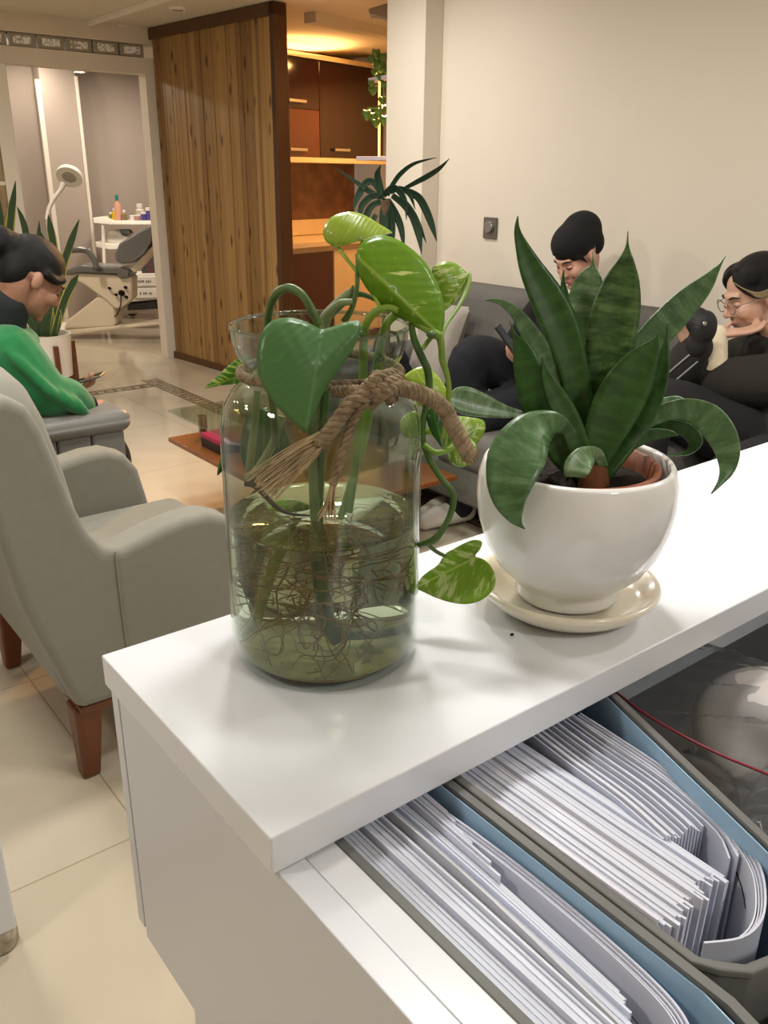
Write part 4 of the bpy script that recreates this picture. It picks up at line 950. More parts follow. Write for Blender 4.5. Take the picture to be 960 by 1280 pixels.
gb_ = WT.n('ShaderNodeBsdfGlass', IOR=1.33, Roughness=0.0); gb_.inputs[0].default_value = hexc('#f0f1e0'); WT.l(gb_.outputs[0], WT.out.inputs[0])
WATER = WT.m
wa = MB().lathe([(.0,.0072),(.076,.0075),(.0825,.0125),(.0847,.03),(.0847,ZW+.002),(.083,ZW),(.0,ZW)], JC, seg=96, cap0=False, cap1=False).build('water', WATER, angle=60)
tag(wa, 'greenish water filling the lower half of the glass jar', 'water')
# ------------------------------------------------------------------ pothos cutting
po = thing('pothos', JC+Vector((0,0,.02)), 'trailing pothos with heart shaped leaves and bare roots standing in the glass jar', 'plant')
def stem(pts, m, n=None, name='stem', par=None):
    """pts: (px,py,distance,thickness px)"""
    P_ = [at_d(p[0],p[1],p[2]) for p in pts]; R_ = [p[3]*.5*PXM*p[2] for p in pts]
    return MB().tube(P_, R_, 10, n=n or len(pts)*6).build(name, m, par or po)
# arching stem that carries the big heart leaf
stem([(345,560,.735,9),(338,470,.725,10),(335,420,.705,10),(336,390,.69,10),(345,368,.675,11),(360,360,.665,11),(377,368,.66,11),(391,390,.66,11),(399,408,.663,10)], STEM_D)
stem([(396,690,.775,12),(392,600,.765,13),(391,540,.752,13),(394,470,.735,12),(398,420,.71,12),(405,400,.70,14),(420,383,.695,15),(436,368,.69,13),(440,361,.688,6),(441,357,.688,3)], STEM_GR)
stem([(436,369,.69,8),(452,368,.695,7),(470,375,.71,6),(490,388,.735,5)], STEM_D)
stem([(405,412,.69,11),(412,392,.685,11),(424,380,.68,10),(440,377,.682,8)], STEM_GR)
stem([(430,402,.69,9),(440,385,.685,7),(446,360,.682,6),(447,335,.68,5),(446,318,.68,4)], STEM_D)
stem([(436,640,.77,10),(447,560,.755,11),(453,490,.735,11),(454,440,.71,11),(457,408,.69,10),(468,391,.683,11),(485,385,.68,10),(497,388,.678,8)], STEM_G)
stem([(425,650,.775,9),(452,560,.765,11),(466,490,.745,11),(474,440,.72,11),(482,408,.70,11),(494,394,.695,11),(507,394,.692,10),(522,404,.69,9),(538,414,.69,11),(550,421,.69,12)], STEM_G)
for x,y,dp in ((475,448,.716),(454,418,.69),(539,418,.684)): MB().ell(at_d(x,y,dp), (.004,.004,.003)).build('node', STEM_D, po)
# trailing stems outside the jar
stem([(550,420,.69,10),(552,435,.692,9),(553,450,.70,9),(559,470,.705,7),(561,490,.71,7),(558,520,.715,6),(552,548,.72,6)], STEM_G)
stem([(514,405,.69,8),(518,425,.70,9),(528,448,.715,10),(535,465,.725,10),(536,490,.735,9),(530,520,.745,8),(529,548,.752,7),(536,572,.757,8),(550,596,.762,8),(563,612,.765,9),(567,624,.767,9),(563,643,.77,8),(553,662,.773,8),(543,674,.776,10),(528,680,.78,7),(516,684,.785,6)], STEM_D)
stem([(528,436,.70,6),(537,424,.70,6),(542,420,.69,6)], STEM_G)
stem([(530,556,.752,7),(545,566,.75,8),(560,562,.75,7),(577,552,.752,6),(590,540,.755,4)], STEM_G)
stem([(558,520,.715,6),(557,540,.722,6),(556,560,.735,7)], STEM_G)
stem([(534,679,.778,6),(542,687,.785,5),(550,692,.79,5),(557,695,.795,4)], STEM_D)
# petioles
stem([(550,424,.69,6),(558,405,.70,5),(570,388,.715,5),(580,370,.728,6),(586,355,.735,6),(587,343,.74,5)], STEM_G)
stem([(475,384,.682,5),(462,360,.685,5),(448,342,.69,5),(432,322,.695,5),(422,308,.70,5)], PO_P)
# blades
def leafb(outline, base, tip, dep, m, label=None, **k):
    o = blade(outline, base, tip, dep, **k).build('leaf', m, po, solid=.0007)
    if label: o['label'] = label
    return o
leafb([(403,412),(397,410),(384,403),(367,398),(350,398),(335,405),(325,422),(321,445),(324,470),(333,490),(346,508),(360,522),(372,532),(382,541),(391,520),(401,497),(412,478),(423,462),(436,444),(445,428),(452,408),(447,401),(432,403),(418,408)], (403,413), (382,541), .642, PO_D, 'large dark green heart shaped leaf', tilty=-.006, dome=.010, fold=.012)
leafb([(446,318),(450,306),(461,297),(478,294),(495,299),(510,308),(525,321),(538,338),(548,358),(555,382),(555,402),(551,421),(540,417),(522,410),(500,397),(482,385),(467,371),(455,355),(448,338)], (446,320), (552,421), .672, PO_V, 'big variegated yellow green leaf', tiltx=.01, tilty=.01, dome=.008, fold=-.014)
leafb([(404,290),(407,280),(414,272),(425,267),(440,265),(457,270),(472,279),(490,291),(475,290),(458,286),(445,287),(435,292),(427,299),(421,309),(412,305),(406,299)], (421,308), (490,291), .69, PO_P, 'pale lime leaf curling at the top', dome=.012, tiltx=.015)
leafb([(540,337),(546,330),(556,327),(568,329),(578,336),(586,345),(582,355),(577,366),(570,376),(562,383),(554,388),(550,372),(543,350)], (586,344), (555,388), .735, PO_Y, 'yellow green leaf behind', dome=.008, fold=.01)
leafb([(256,485),(266,475),(276,466),(288,455),(299,447),(309,445),(318,455),(322,468),(312,475),(299,479),(282,481),(268,483)], (322,462), (256,485), .775, PO_W, 'small variegated leaf', fold=.008, dome=.004)
lf = at_z(562,753,HC).length
leafb([(556,693),(566,687),(579,680),(592,675),(602,677),(601,685),(594,695),(604,699),(613,707),(619,720),(618,734),(609,745),(597,752),(582,755),(564,753),(545,747),(530,740),(520,734),(527,722),(538,713),(548,706)], (594,697), (520,734), .845, PO_Y, 'variegated leaf drooping to the counter', dome=-.008, fold=.02, tilty=.008)
leafb([(503,474),(510,466),(521,460),(532,459),(543,466),(553,478),(560,494),(556,510),(540,512),(522,505),(508,492)], (520,464), (556,512), .79, PO_P, dome=.006)
leafb([(530,541),(540,530),(554,522),(570,520),(588,522),(604,526),(606,538),(598,552),(586,566),(574,577),(566,570),(556,548),(545,545)], (556,560), (606,528), .775, PO_Y, dome=.008, fold=.006)
leafb([(560,560),(568,548),(580,545),(592,552),(596,566),(588,580),(574,584),(562,576)], (560,562), (594,580), .765, PO_Y, dome=.008)
leafb([(536,512),(543,509),(550,512),(554,520),(553,532),(550,542),(551,551),(553,560),(547,552),(540,542),(535,530),(533,519)], (541,510), (553,560), .74, PO_S, dome=.004)
leafb([(281,566),(284,574),(283,583),(277,589),(272,594),(273,583),(276,574)], (281,566), (272,594), .78, PO_S, dome=.003)
leafb([(500,528),(508,518),(519,514),(527,520),(529,534),(523,545),(511,548),(502,541)], (505,520), (528,545), .80, PO_P, dome=.004)
leafb([(300,560),(310,520),(330,510),(352,530),(362,560),(352,590),(330,604),(310,590)], (330,512), (330,604), .80, PO_S, 'leaf behind the glass', dome=.006)
leafb([(333,634),(345,627),(362,624),(380,628),(388,634),(376,641),(356,643),(340,640)], (334,636), (388,634), .79, PO_Y, 'leaf floating at the water line', dome=.003)
leafb([(478,742),(492,728),(508,722),(520,730),(514,744),(498,752),(484,751)], (520,728), (478,748), .80, PO_S, dome=.004)
# stems inside the jar
stem([(322,488,.765,9),(318,530,.77,10),(313,575,.775,10),(310,600,.778,9)], STEM_GR)
stem([(352,520,.75,9),(342,552,.755,10),(326,582,.76,12),(310,602,.765,12)], STEM_GR)
stem([(306,604,.762,8),(318,606,.762,9),(332,620,.765,7),(346,634,.77,6),(362,642,.775,4),(392,645,.78,3)], mat('rotten_stem','#3a2a1e',rough=.7,noise=.4,nscale=60))
stem([(408,470,.74,10),(403,540,.755,11),(399,610,.77,12),(397,660,.785,14),(402,710,.80,15),(408,760,.815,16),(420,785,.82,18)], STEM_D)
stem([(372,660,.79,10),(358,700,.795,11),(347,740,.80,12),(338,770,.80,10),(318,790,.80,6)], mat('stem_yellow','#9aa43a',rough=.5,noise=.25,nscale=40))
stem([(440,790,.82,10),(460,806,.82,9),(482,824,.815,8),(494,836,.81,7)], mat('stem_yellow_b','#8a9440',rough=.5,noise=.3,nscale=40))
stem([(420,775,.83,12),(450,775,.84,12),(490,772,.84,11),(515,770,.835,10)], STEM_D)
MB().ell(at_d(494,838,.808), (.007,.006,.006)).build('node', mat('stem_end','#2a2118',rough=.8), po)
# roots
rr = random.Random(11); rm_ = MB()
def root(p, d, L, r0, wob):
    h0=Vector((p.x-JC.x,p.y-JC.y,0))
    if h0.length > .070: p = p-h0.normalized()*(h0.length-.070)
    p.z = min(max(p.z, HC+.02), HC+ZW-.006)
    pts=[p.copy()]; d = d.normalized(); n_=9
    for k in range(n_):
        d = (d+Vector((rr.gauss(0,1),rr.gauss(0,1),rr.gauss(0,.7)-.08))*wob).normalized()
        q = pts[-1]+d*(L/n_)
        h = Vector((q.x-JC.x,q.y-JC.y,0))
        if h.length > .077: q -= h.normalized()*(h.length-.077); d = (d-h.normalized()*.6).normalized()
        if q.z > HC+ZW-.004: q.z = HC+ZW-.004; d.z = -abs(d.z)*.5
        if q.z < HC+.012: q.z = HC+.012; d.z = abs(d.z)*.3
        pts.append(q)
    rm_.tube(pts, [r0*(1-.55*i/n_) for i in range(n_+1)], 5, n=20)
crowns = [(at_d(398,690,.79),.7),(at_d(375,680,.795),.7),(at_d(420,720,.80),.8),(at_d(360,720,.80),.6),(at_d(455,700,.80),.6),(at_d(345,730,.80),.5),(at_d(480,690,.80),.5),(at_d(405,750,.81),.6),(at_d(320,690,.80),.4)]
for k in range(105):
    c,_w = crowns[rr.randrange(len(crowns))] if rr.random() < .75 else crowns[rr.randrange(3)]
    a = rr.uniform(0,2*PI); d = Vector((math.cos(a),math.sin(a),rr.uniform(-.45,.18)))
    root(c+Vector((rr.gauss(0,.016),rr.gauss(0,.016),rr.gauss(0,.016))), d, rr.uniform(.06,.13), rr.uniform(.0005,.0011), .34)
for k in range(9):
    root(at_d(rr.uniform(360,440),rr.uniform(720,760),.80), Vector((rr.gauss(0,.4),rr.gauss(0,.4),-1)), rr.uniform(.04,.075), .0008, .25)
ROOT = mat('root_brown','#a8834a',rough=.6,noise=.4,nscale=25,h2='#7a5a2a')
o = rm_.build('roots', ROOT, po); o['kind'] = 'stuff'
# sediment specks on the bottom, over an olive film added to brighten it
se = MB()
for k in range(60):
    a = rr.uniform(0,2*PI); q_ = .078*math.sqrt(rr.random())
    se.ell(JC+Vector((q_*math.cos(a),q_*math.sin(a),.009+rr.random()*.001)), (rr.uniform(.0006,.0022),rr.uniform(.0006,.0018),.0006), nu=6, nv=4)
se.lathe([(.0,.0079),(.074,.0081),(.0805,.0125),(.080,.0128),(.073,.0086),(.0,.0083)], JC, seg=48, cap0=False, cap1=False)
o = se.build('sediment', mat('sediment','#8d8748',rough=.6,noise=.5,nscale=45,h2='#c0b772')); tag(o, 'dark specks of sediment and an olive film brightening the bottom of the jar', 'sediment', kind='stuff')
# ------------------------------------------------------------------ jute twine round the neck
JUTE = mat('jute','#978468',rough=.95,noise=.45,nscale=120,h2='#74634b',bump=.6,bscale=500); JUTEP = mat('jute_frayed','#b5a07c',rough=.95,noise=.3,nscale=90)
tw_ = thing('jute_twine', JC+Vector((0,0,.268)), 'brown jute twine knotted round the neck of the glass jar', 'twine')
def rope(pts, r, turns, par, strands=3, name='cord', n=80, fuzz=0):
    """pts 3-D; strands wound round each other"""
    q = catmull([tuple(p) for p in pts], n); P_=[Vector(p) for p in q]; mb = MB(); nor=None; fr=[]
    for i in range(n+1):
        t = (P_[min(i+1,n)]-P_[max(i-1,0)]).normalized()
        if nor is None: nor = t.orthogonal().normalized()
        else: nor = (nor-t*nor.dot(t)).normalized()
        fr.append((nor.copy(), t.cross(nor)))
    for s_ in range(strands):
        pp=[]
        for i in range(n+1):
            a = 2*PI*(s_/strands+turns*i/n); pp.append(P_[i]+(fr[i][0]*math.cos(a)+fr[i][1]*math.sin(a))*r*.55)
        mb.tube(pp, r*.58, 7)
    f2 = MB()
    return mb.build(name, JUTE, par)
ring=[]
for k in range(25):
    a = 2*PI*k/24; ring.append(JC+Vector((.0670*math.cos(a),.0670*math.sin(a),.266+.002*math.sin(a*2))))
rope(ring, .0042, 26, tw_, n=180)
KD = .645
def px3(l): return [at_d(*p) for p in l]
rope(px3([(470,482,.662),(488,484,.655),(505,486,.655),(525,492,.66),(545,502,.665),(558,516,.668),(567,533,.668),(577,552,.666),(588,572,.664)]), .0062, 9, tw_, name='loose_end', n=90)
# knot: overlapping wraps
for k,(a_,b_) in enumerate((((452,492),(492,468)),((458,500),(500,474)),((464,504),(504,482)),((470,470),(490,500)))):
    m_=((a_[0]+b_[0])/2,(a_[1]+b_[1])/2)
    rope(px3([(a_[0],a_[1],KD+.018),(m_[0]-3,m_[1]-4,KD-.002+.001*k),(b_[0],b_[1],KD+.018)]), .0052, 3, tw_, name='knot_wrap', n=24)
rope(px3([(418,490,.664),(440,489,.655),(462,488,.65)]), .0046, 3, tw_, name='cord', n=30)
# frayed tails
rope(px3([(462,490,.65),(440,503,.648),(425,522,.648),(412,540,.648),(398,555,.648)]), .0055, 3, tw_, name='tail', n=40)
fr_ = MB()
for k in range(46):
    s0 = rr.uniform(-6,6); e = rr.uniform(-1,1)
    fr_.tube(px3([(405+s0,545+s0*.9,.648+rr.gauss(0,.002)),(372+s0*1.6+e*5,570+s0*1.6+e*6,.648+rr.gauss(0,.003)),(322+s0*2+rr.uniform(-6,14)+e*3,606+s0*2.2+e*7+rr.uniform(-6,8),.650+rr.gauss(0,.004))]), rr.uniform(.0003,.0006), 5, n=10)
o = fr_.build('frayed_fibres', JUTEP, tw_); o['kind']='stuff'
rope(px3([(462,496,.652),(445,520,.65),(432,550,.65),(424,580,.65),(416,606,.65)]), .0032, 4, tw_, name='tail', n=40, strands=3)
fr_ = MB()
for k in range(26):
    s0 = rr.uniform(-3,3)
    fr_.tube(px3([(418+s0,596,.65),(413+s0*1.8,625,.65+rr.gauss(0,.002)),(410+s0*4.2+rr.uniform(-3,3),648+rr.uniform(-5,5),.652+rr.gauss(0,.003))]), rr.uniform(.0003,.0006), 5, n=8)
o = fr_.build('frayed_fibres', JUTEP, tw_); o['kind']='stuff'
fr_ = MB()
for k in range(20):
    s0 = rr.uniform(-5,5); a = rr.uniform(-1,1)
    fr_.tube(px3([(586+s0,566+a*2,.664),(591+s0*1.3,578+rr.uniform(-4,6),.664+rr.gauss(0,.002))]), rr.uniform(.0003,.0006), 5, n=4)
o = fr_.build('frayed_fibres', JUTE, tw_); o['kind']='stuff'
# ------------------------------------------------------------------ people
def grow(name, mb, voxel, m, parent, it=3):
    """one continuous skin over the joined volumes of mb"""
    o0 = off(parent) if parent is not None else Vector((0,0,0))
    me = bpy.data.meshes.new(name); me.from_pydata([tuple(p-o0) for p in mb.v], [], mb.f)
    bm = bmesh.new(); bm.from_mesh(me); bmesh.ops.recalc_face_normals(bm, faces=bm.faces); bm.to_mesh(me); bm.free()
    tmp = bpy.data.objects.new('tmp', me); COL.objects.link(tmp)
    md = tmp.modifiers.new('r','REMESH'); md.mode='VOXEL'; md.voxel_size=voxel; md.use_smooth_shade=True
    if it:
        sm = tmp.modifiers.new('s','SMOOTH'); sm.factor=.5; sm.iterations=it
    bpy.context.view_layer.update()
    dg = bpy.context.evaluated_depsgraph_get()
    m2 = bpy.data.meshes.new_from_object(tmp.evaluated_get(dg)); bpy.data.objects.remove(tmp); bpy.data.meshes.remove(me)
    m2.name = name; m2.materials.clear(); m2.materials.append(m)
    for p in m2.polygons: p.use_smooth = True
    o = bpy.data.objects.new(name, m2); COL.objects.link(o)
    if parent is not None: o.parent = parent
    return o
def limb(mb, pts, rs, seg=14):
    mb.tube(pts, rs, seg, n=max(8,len(pts)*6))
    mb.ell(pts[0], rs[0]); mb.ell(pts[-1], rs[-1])
class Head:
    def __init__(s, c, f, u=(0,0,1)):
        s.c=Vector(c); s.f=Vector(f).normalized(); r=s.f.cross(Vector(u)).normalized(); s.u=r.cross(s.f).normalized(); s.r=r
        s.m=Matrix((s.r,s.f,s.u)).transposed()
    def p(s,x,y,z): return s.c+s.m@Vector((x,y,z))
    def skin(s, mb, neck_to):
        E=lambda c,r: mb.ell(s.p(*c), r, s.m, 20, 14)
        E((0,-.012,.035),(.074,.094,.085)); E((0,.030,-.03),(.060,.062,.085)); E((0,.045,-.078),(.043,.038,.034)); E((0,.074,-.100),(.019,.016,.016))
        E((0,-.03,-.04),(.055,.06,.06))
        mb.tube([s.p(0,.088,.012),s.p(0,.099,-.015),s.p(0,.107,-.034)],[.008,.0095,.0105],10,n=8); mb.ell(s.p(0,.106,-.036),.0105)
        for sg in (-1,1):
            E((sg*.010,.095,-.038),(.0075,.010,.006)); E((sg*.036,.060,-.032),(.026,.028,.028)); E((sg*.076,-.012,-.012),(.009,.018,.029))
        mb.tube([s.p(-.042,.070,.022),s.p(0,.083,.020),s.p(.042,.070,.022)],[.011,.014,.011],10,n=10)
        E((0,.084,-.066),(.021,.010,.005)); E((0,.083,-.075),(.018,.010,.006))
        limb(mb,[s.p(0,-.028,-.06),(s.p(0,-.028,-.06)+Vector(neck_to))/2,Vector(neck_to)],[.050,.050,.060])
    def face(s, par, lips, brow=True):
        DK=mat('lash_dark','#1a1210',rough=.6)
        for sg in (-1,1):
            e=MB(); e.tube([s.p(sg*.018,.084,-.006),s.p(sg*.031,.0855,-.0085),s.p(sg*.044,.077,-.005)],[.0016,.0026,.0014],6,n=8); e.build('eyelash',DK,par)
            e=MB(); e.ell(s.p(sg*.031,.076,-.002),(.014,.010,.0085),s.m); e.build('eyelid',par_skin[0],par)
            if brow:
                b=MB(); b.tube([s.p(sg*.014,.0935,.019),s.p(sg*.032,.090,.025),s.p(sg*.052,.073,.020)],[.0022,.0034,.0015],6,n=8); b.build('eyebrow',DK,par)
        l=MB(); l.ell(s.p(0,.090,-.0665),(.019,.0055,.0035),s.m); l.ell(s.p(0,.0885,-.0735),(.016,.006,.0042),s.m); l.build('lips',mat('lip','#a8605a' if lips is None else lips,rough=.45),par)
par_skin=[None]
def hand(mb, w, d, n, curl=.5, side=1, sc=1.0, spread=.0):
    """w wrist, d pointing direction, n palm side; thumb on side*s"""
    w=Vector(w); d=Vector(d).normalized(); n=Vector(n); n=(n-d*n.dot(d)).normalized(); s_=d.cross(n)*side
    M_=Matrix((s_,d,n)).transposed()
    mb.ell(w+d*.048*sc,(.040*sc,.052*sc,.015*sc),M_,16,10); mb.ell(w+d*.02*sc+s_*.018*sc,(.018*sc,.03*sc,.015*sc),M_)
    for k,L in enumerate((.070,.080,.076,.060)):
        o=(.029-.0195*k)*sc; p=w+d*.085*sc+s_*o; a=0; pts=[w+d*.06*sc+s_*o,p]; dr=(d+s_*(spread*(1.5-k)*.15)).normalized()
        for q,fr in enumerate((.45,.30,.25)):
            a+=curl*(.7 if q==0 else 1.0); v_=dr*math.cos(a)+n*math.sin(a); p=p+v_*L*fr*sc; pts.append(p)
        mb.tube(pts,[.009*sc,.0092*sc,.0085*sc,.008*sc,.0065*sc],10,n=14); mb.ell(pts[-1],.0065*sc)
    t0=w+d*.022*sc+s_*.026*sc; t1=t0+(s_*.75+d*.65+n*.2).normalized()*.038*sc; t2=t1+(s_*.3+d*.8+n*.5).normalized()*.030*sc
    mb.tube([w+d*.012*sc+s_*.01*sc,t0,t1,t2],[.014*sc,.013*sc,.010*sc,.0075*sc],10,n=12); mb.ell(t2,.0075*sc)
SK1=mat('skin_a','#9a6f58',rough=.55,sss=.08); SK2=mat('skin_b','#cf9f88',rough=.5,sss=.08); SK3=mat('skin_c','#cba28b',rough=.5,sss=.08)
HAIR=mat('black_hair','#0b090a',rough=.5,spec=.3,noise=.5,nscale=60,stretch=(1,1,6),bump=.8,bscale=260)
BLKC=mat('black_knit','#121214',rough=.95,bump=.3,bscale=500); NAVY=mat('navy_trousers','#14161d',rough=.9,bump=.2,bscale=400); HOOD=mat('black_hoodie','#26241f',rough=.95,bump=.3,bscale=400)
GREEN=mat('green_fleece','#0c6e36',rough=.95,noise=.15,nscale=30,bump=.4,bscale=350,sheen=.3); DKN=mat('dark_collar','#161c1c',rough=.9)
# -- person in green
p1=thing('person',(.7,3.07,0),'person in a green fleece jacket with black tied hair looking down at a phone','person')
par_skin[0]=SK1
h=Head((.895,2.985,1.075),(.80,.06,-.60)); b=MB(); nb=Vector((.775,3.03,.90)); h.skin(b,nb)
limb(b,[nb,(.66,3.06,.70),(.55,3.08,.55)],[.07,.11,.13])
RS,RE,RW=at_y(16,446,2.90),at_y(58,486,2.86),at_y(106,508,2.88); LS,LE,LW=Vector((.76,3.21,.845)),Vector((.86,3.29,.68)),Vector((.985,3.12,.672))
limb(b,[nb,RS,RE,RW],[.05,.045,.038,.026]); limb(b,[nb,LS,LE,LW],[.05,.045,.038,.026])
for y in (2.98,3.17): limb(b,[(.56,y,.54),(1.05,y+.02,.46),(1.06,y+.02,.10)],[.08,.055,.038]); limb(b,[(1.05,y+.02,.06),(1.20,y+.02,.035)],[.04,.03])
hand(b,RW,(.9,.25,-.15),(0,.3,-1),.35,-1); hand(b,LW,(.55,-.75,.1),(-.1,.1,1),.55,1)
grow('body',b,.0055,SK1,p1,2); h.face(p1,'#8f5a4c')
g=MB(); E=g.ell; E((.72,3.06,.79),(.145,.215,.155)); E((.60,3.08,.64),(.155,.19,.17)); E((.80,3.04,.875),(.10,.15,.06))
limb(g,[(.78,2.95,.84),RS+Vector((.0,.01,.0)),RE+Vector((-.01,0,-.01)),RE+(RW-RE)*.55,RW+Vector((-.012,0,.002))],[.09,.095,.082,.068,.050]); limb(g,[(.76,3.14,.84),LS,LE,LW],[.085,.082,.068,.045])
for k in range(6):
    t=.1+.16*k; c=RS.lerp(RE,min(1,t*1.6)) if t<.6 else RE.lerp(RW,(t-.55)*1.8); dq=(RW-RS).normalized(); pq=Vector((-.5,-.3,.8)); g.tube([c+Vector((-.05,-.06,.055)),c+Vector((-.01,-.088,.0)),c+Vector((.035,-.07,-.055))],[.010,.022,.010],8,n=8)
g.tube([nb+Vector((.10*math.cos(a)*.72+.012,.10*math.sin(a)*.8,.018-.022*math.cos(a))) for a in [2*PI*k/20 for k in range(21)]],.018,10,n=60)
grow('jacket',g,.008,GREEN,p1,3)
cu=MB(); cu.tube([RW+Vector((-.03,0,.002)),RW+Vector((.006,.001,0))],[.046,.045],16); grow('cuff',cu,.006,mat('cuff_lime','#9aa832',rough=.9),p1,1)
wb=MB(); wb.tube([RW+Vector((.008,.002,0)),RW+Vector((.030,.006,-.003))],[.034,.033],16); wb.build('wristband',BLKC,p1)
ck=MB(); limb(ck,[nb+Vector((0,0,-.02)),nb+(h.p(0,-.035,-.06)-nb)*.62],[.076,.066]); grow('collar',ck,.008,DKN,p1,1)
hr=MB(); hr.ell(h.p(0,-.020,.052),(.083,.101,.079),h.m,24,16); hr.ell(h.p(0,-.07,.005),(.070,.056,.075),h.m); hr.ell(h.p(0,-.145,.045),(.048,.045,.048),h.m); hr.ell(h.p(0,-.11,.045),(.05,.05,.05),h.m)
hr.tube([h.p(.052,.068,.045),h.p(.070,.040,.022),h.p(.079,-.005,.028)],[.014,.014,.016],10,n=10); hr.tube([h.p(-.052,.068,.045),h.p(-.070,.040,.022),h.p(-.079,-.005,.028)],[.014,.014,.016],10,n=10)
grow('hair',hr,.006,HAIR,p1,6)
tr1=MB()
for y in (2.98,3.17): limb(tr1,[(.55,y,.55),(.80,y+.01,.52),(1.07,y+.02,.465),(1.09,y+.02,.30),(1.08,y+.02,.09)],[.115,.098,.075,.062,.055])
tr1.ell((.56,3.07,.56),(.14,.18,.12)); grow('trousers',tr1,.010,BLKC,p1,3)
for y in (3.0,3.19):
    s_=MB(); limb(s_,[(1.06,y,.06),(1.14,y,.05),(1.23,y,.04)],[.05,.045,.036]); grow('shoe',s_,.008,BLKC,p1,2)
ph=thing('phone',(1.03,3.03,.70),'dark phone held by the person in green','phone')
_m=Matrix.Translation((1.035,3.035,.712)) @ Matrix.Rotation(-.62,4,'Z') @ Matrix.Rotation(-.30,4,'Y')
MB(_m).box(-.075,-.037,-.004,.075,.037,.004).build('phone_body',mat('phone_grey','#6e6761',rough=.3,metal=.5),ph,smooth=False,bevel=.003)
MB(_m).box(-.070,-.033,.004,.070,.033,.0048).build('screen',mat('phone_screen','#17171a',rough=.08),ph,smooth=False)
# -- person in the black head covering
p2=thing('person',(2.8,2.42,0),'person in a black head covering and black clothes sitting on the sofa, looking down','person')
par_skin[0]=SK2
h=Head((2.865,2.385,1.105),(-.83,.10,-.50)); b=MB(); nb=Vector((2.93,2.39,.93)); h.skin(b,nb)
limb(b,[nb,(2.90,2.40,.74),(2.84,2.41,.54)],[.07,.11,.13])
RS,RE,RW=Vector((2.90,2.56,.87)),Vector((2.80,2.66,.66)),Vector((2.68,2.56,.655)); LS,LE,LW=Vector((2.90,2.22,.87)),Vector((2.76,2.14,.68)),Vector((2.60,2.32,.70))
limb(b,[nb,RS,RE,RW],[.05,.045,.038,.026]); limb(b,[nb,LS,LE,LW],[.05,.045,.038,.026])
KR,AR=Vector((2.46,2.55,.69)),Vector((2.46,2.60,.11)); KL,AL=Vector((2.40,2.42,.50)),Vector((2.40,2.52,.11))
limb(b,[(2.82,2.48,.53),KR,AR],[.08,.055,.036]); limb(b,[(2.82,2.34,.53),KL,AL],[.08,.055,.036]); limb(b,[AL+Vector((0,0,-.05)),AL+Vector((-.13,.03,-.075))],[.036,.026]); limb(b,[AR+Vector((0,0,-.04)),AR+Vector((-.12,.02,-.07))],[.036,.026])
hand(b,RW,(-.70,-.35,.55),(.2,-1,.1),.55,1); hand(b,LW,(-.6,.6,.3),(.3,.5,.6),.5,-1)
grow('body',b,.0055,SK2,p2,2); h.face(p2,'#b06a66')
g=MB(); g.ell((2.90,2.39,.80),(.13,.20,.16)); g.ell((2.85,2.41,.62),(.14,.18,.17)); limb(g,[(2.90,2.48,.86),RS,RE,RW+Vector((.02,.01,0))],[.08,.078,.062,.045]); limb(g,[(2.90,2.30,.86),LS,LE,LW],[.08,.078,.062,.045])
g.tube([nb+Vector((.075*math.cos(a),.08*math.sin(a),.01+.02*math.cos(a))) for a in [2*PI*k/16 for k in range(17)]],.018,8,n=40)
grow('sweater',g,.009,BLKC,p2,2)
wc=MB(); wc.tube([nb+Vector((.070*math.cos(a),.075*math.sin(a),.045+.02*math.cos(a))) for a in [2*PI*k/16 for k in range(17)]],.012,8,n=40); grow('white_collar',wc,.006,mat('collar_white','#ddd6cc',rough=.9),p2,1)
hr=MB(); hr.ell(h.p(0,-.012,.064),(.086,.108,.074),h.m,24,16); hr.ell(h.p(0,-.055,.072),(.078,.088,.078),h.m,24,16); hr.ell(h.p(0,-.07,.02),(.074,.06,.07),h.m)
grow('head_covering',hr,.007,BLKC,p2,10)
fr_=MB(); fr_.tube([h.p(-.060,.058,.040),h.p(-.071,.040,.018),h.p(-.073,.020,-.02)],[.012,.008,.003],8,n=10); fr_.tube([h.p(.060,.058,.040),h.p(.071,.040,.018),h.p(.073,.020,-.02)],[.012,.008,.003],8,n=10); fr_.ell(h.p(0,-.010,.042),(.0785,.1005,.070),h.m,24,16)
grow('hair',fr_,.005,HAIR,p2,1)
t_=MB(); limb(t_,[(2.82,2.48,.54),(2.64,2.52,.64),KR+Vector((-.01,0,.01)),AR.lerp(KR,.5),AR],[.11,.105,.085,.068,.056]); limb(t_,[(2.82,2.34,.54),KL,AL.lerp(KL,.5),AL+Vector((0,0,-.02))],[.11,.078,.075,.062]); limb(t_,[KR+Vector((0,0,-.03)),Vector((2.44,2.56,.40)),AL+Vector((.02,.02,.05))],[.085,.075,.06]); t_.ell((2.83,2.41,.55),(.13,.17,.11))
grow('trousers',t_,.010,NAVY,p2,3)
SHW=mat('white_shoe','#d9d3c9',rough=.6)
for a,dv in ((AL+Vector((0,0,-.06)),Vector((-.16,.036,-.012))),(AR+Vector((0,0,-.06)),Vector((-.15,.03,-.012)))):
    s_=MB(); limb(s_,[a+Vector((.04,0,.005)),a+dv*.5+Vector((0,0,.012)),a+dv],[.046,.048,.036]); s_.ell(a+Vector((.02,0,.045)),(.05,.042,.04)); sh=grow('shoe',s_,.007,SHW,p2,3)
ph=thing('phone',(2.60,2.50,.72),'black phone in the hands of the person in the black head covering','phone')
_m=Matrix.Translation(at_d(636,428,3.30)) @ Matrix.Rotation(.65,4,'Z') @ Matrix.Rotation(.9,4,'X')
MB(_m).box(-.042,-.080,-.006,.042,.080,.006).build('phone_body',BLK,ph,smooth=False,bevel=.004)
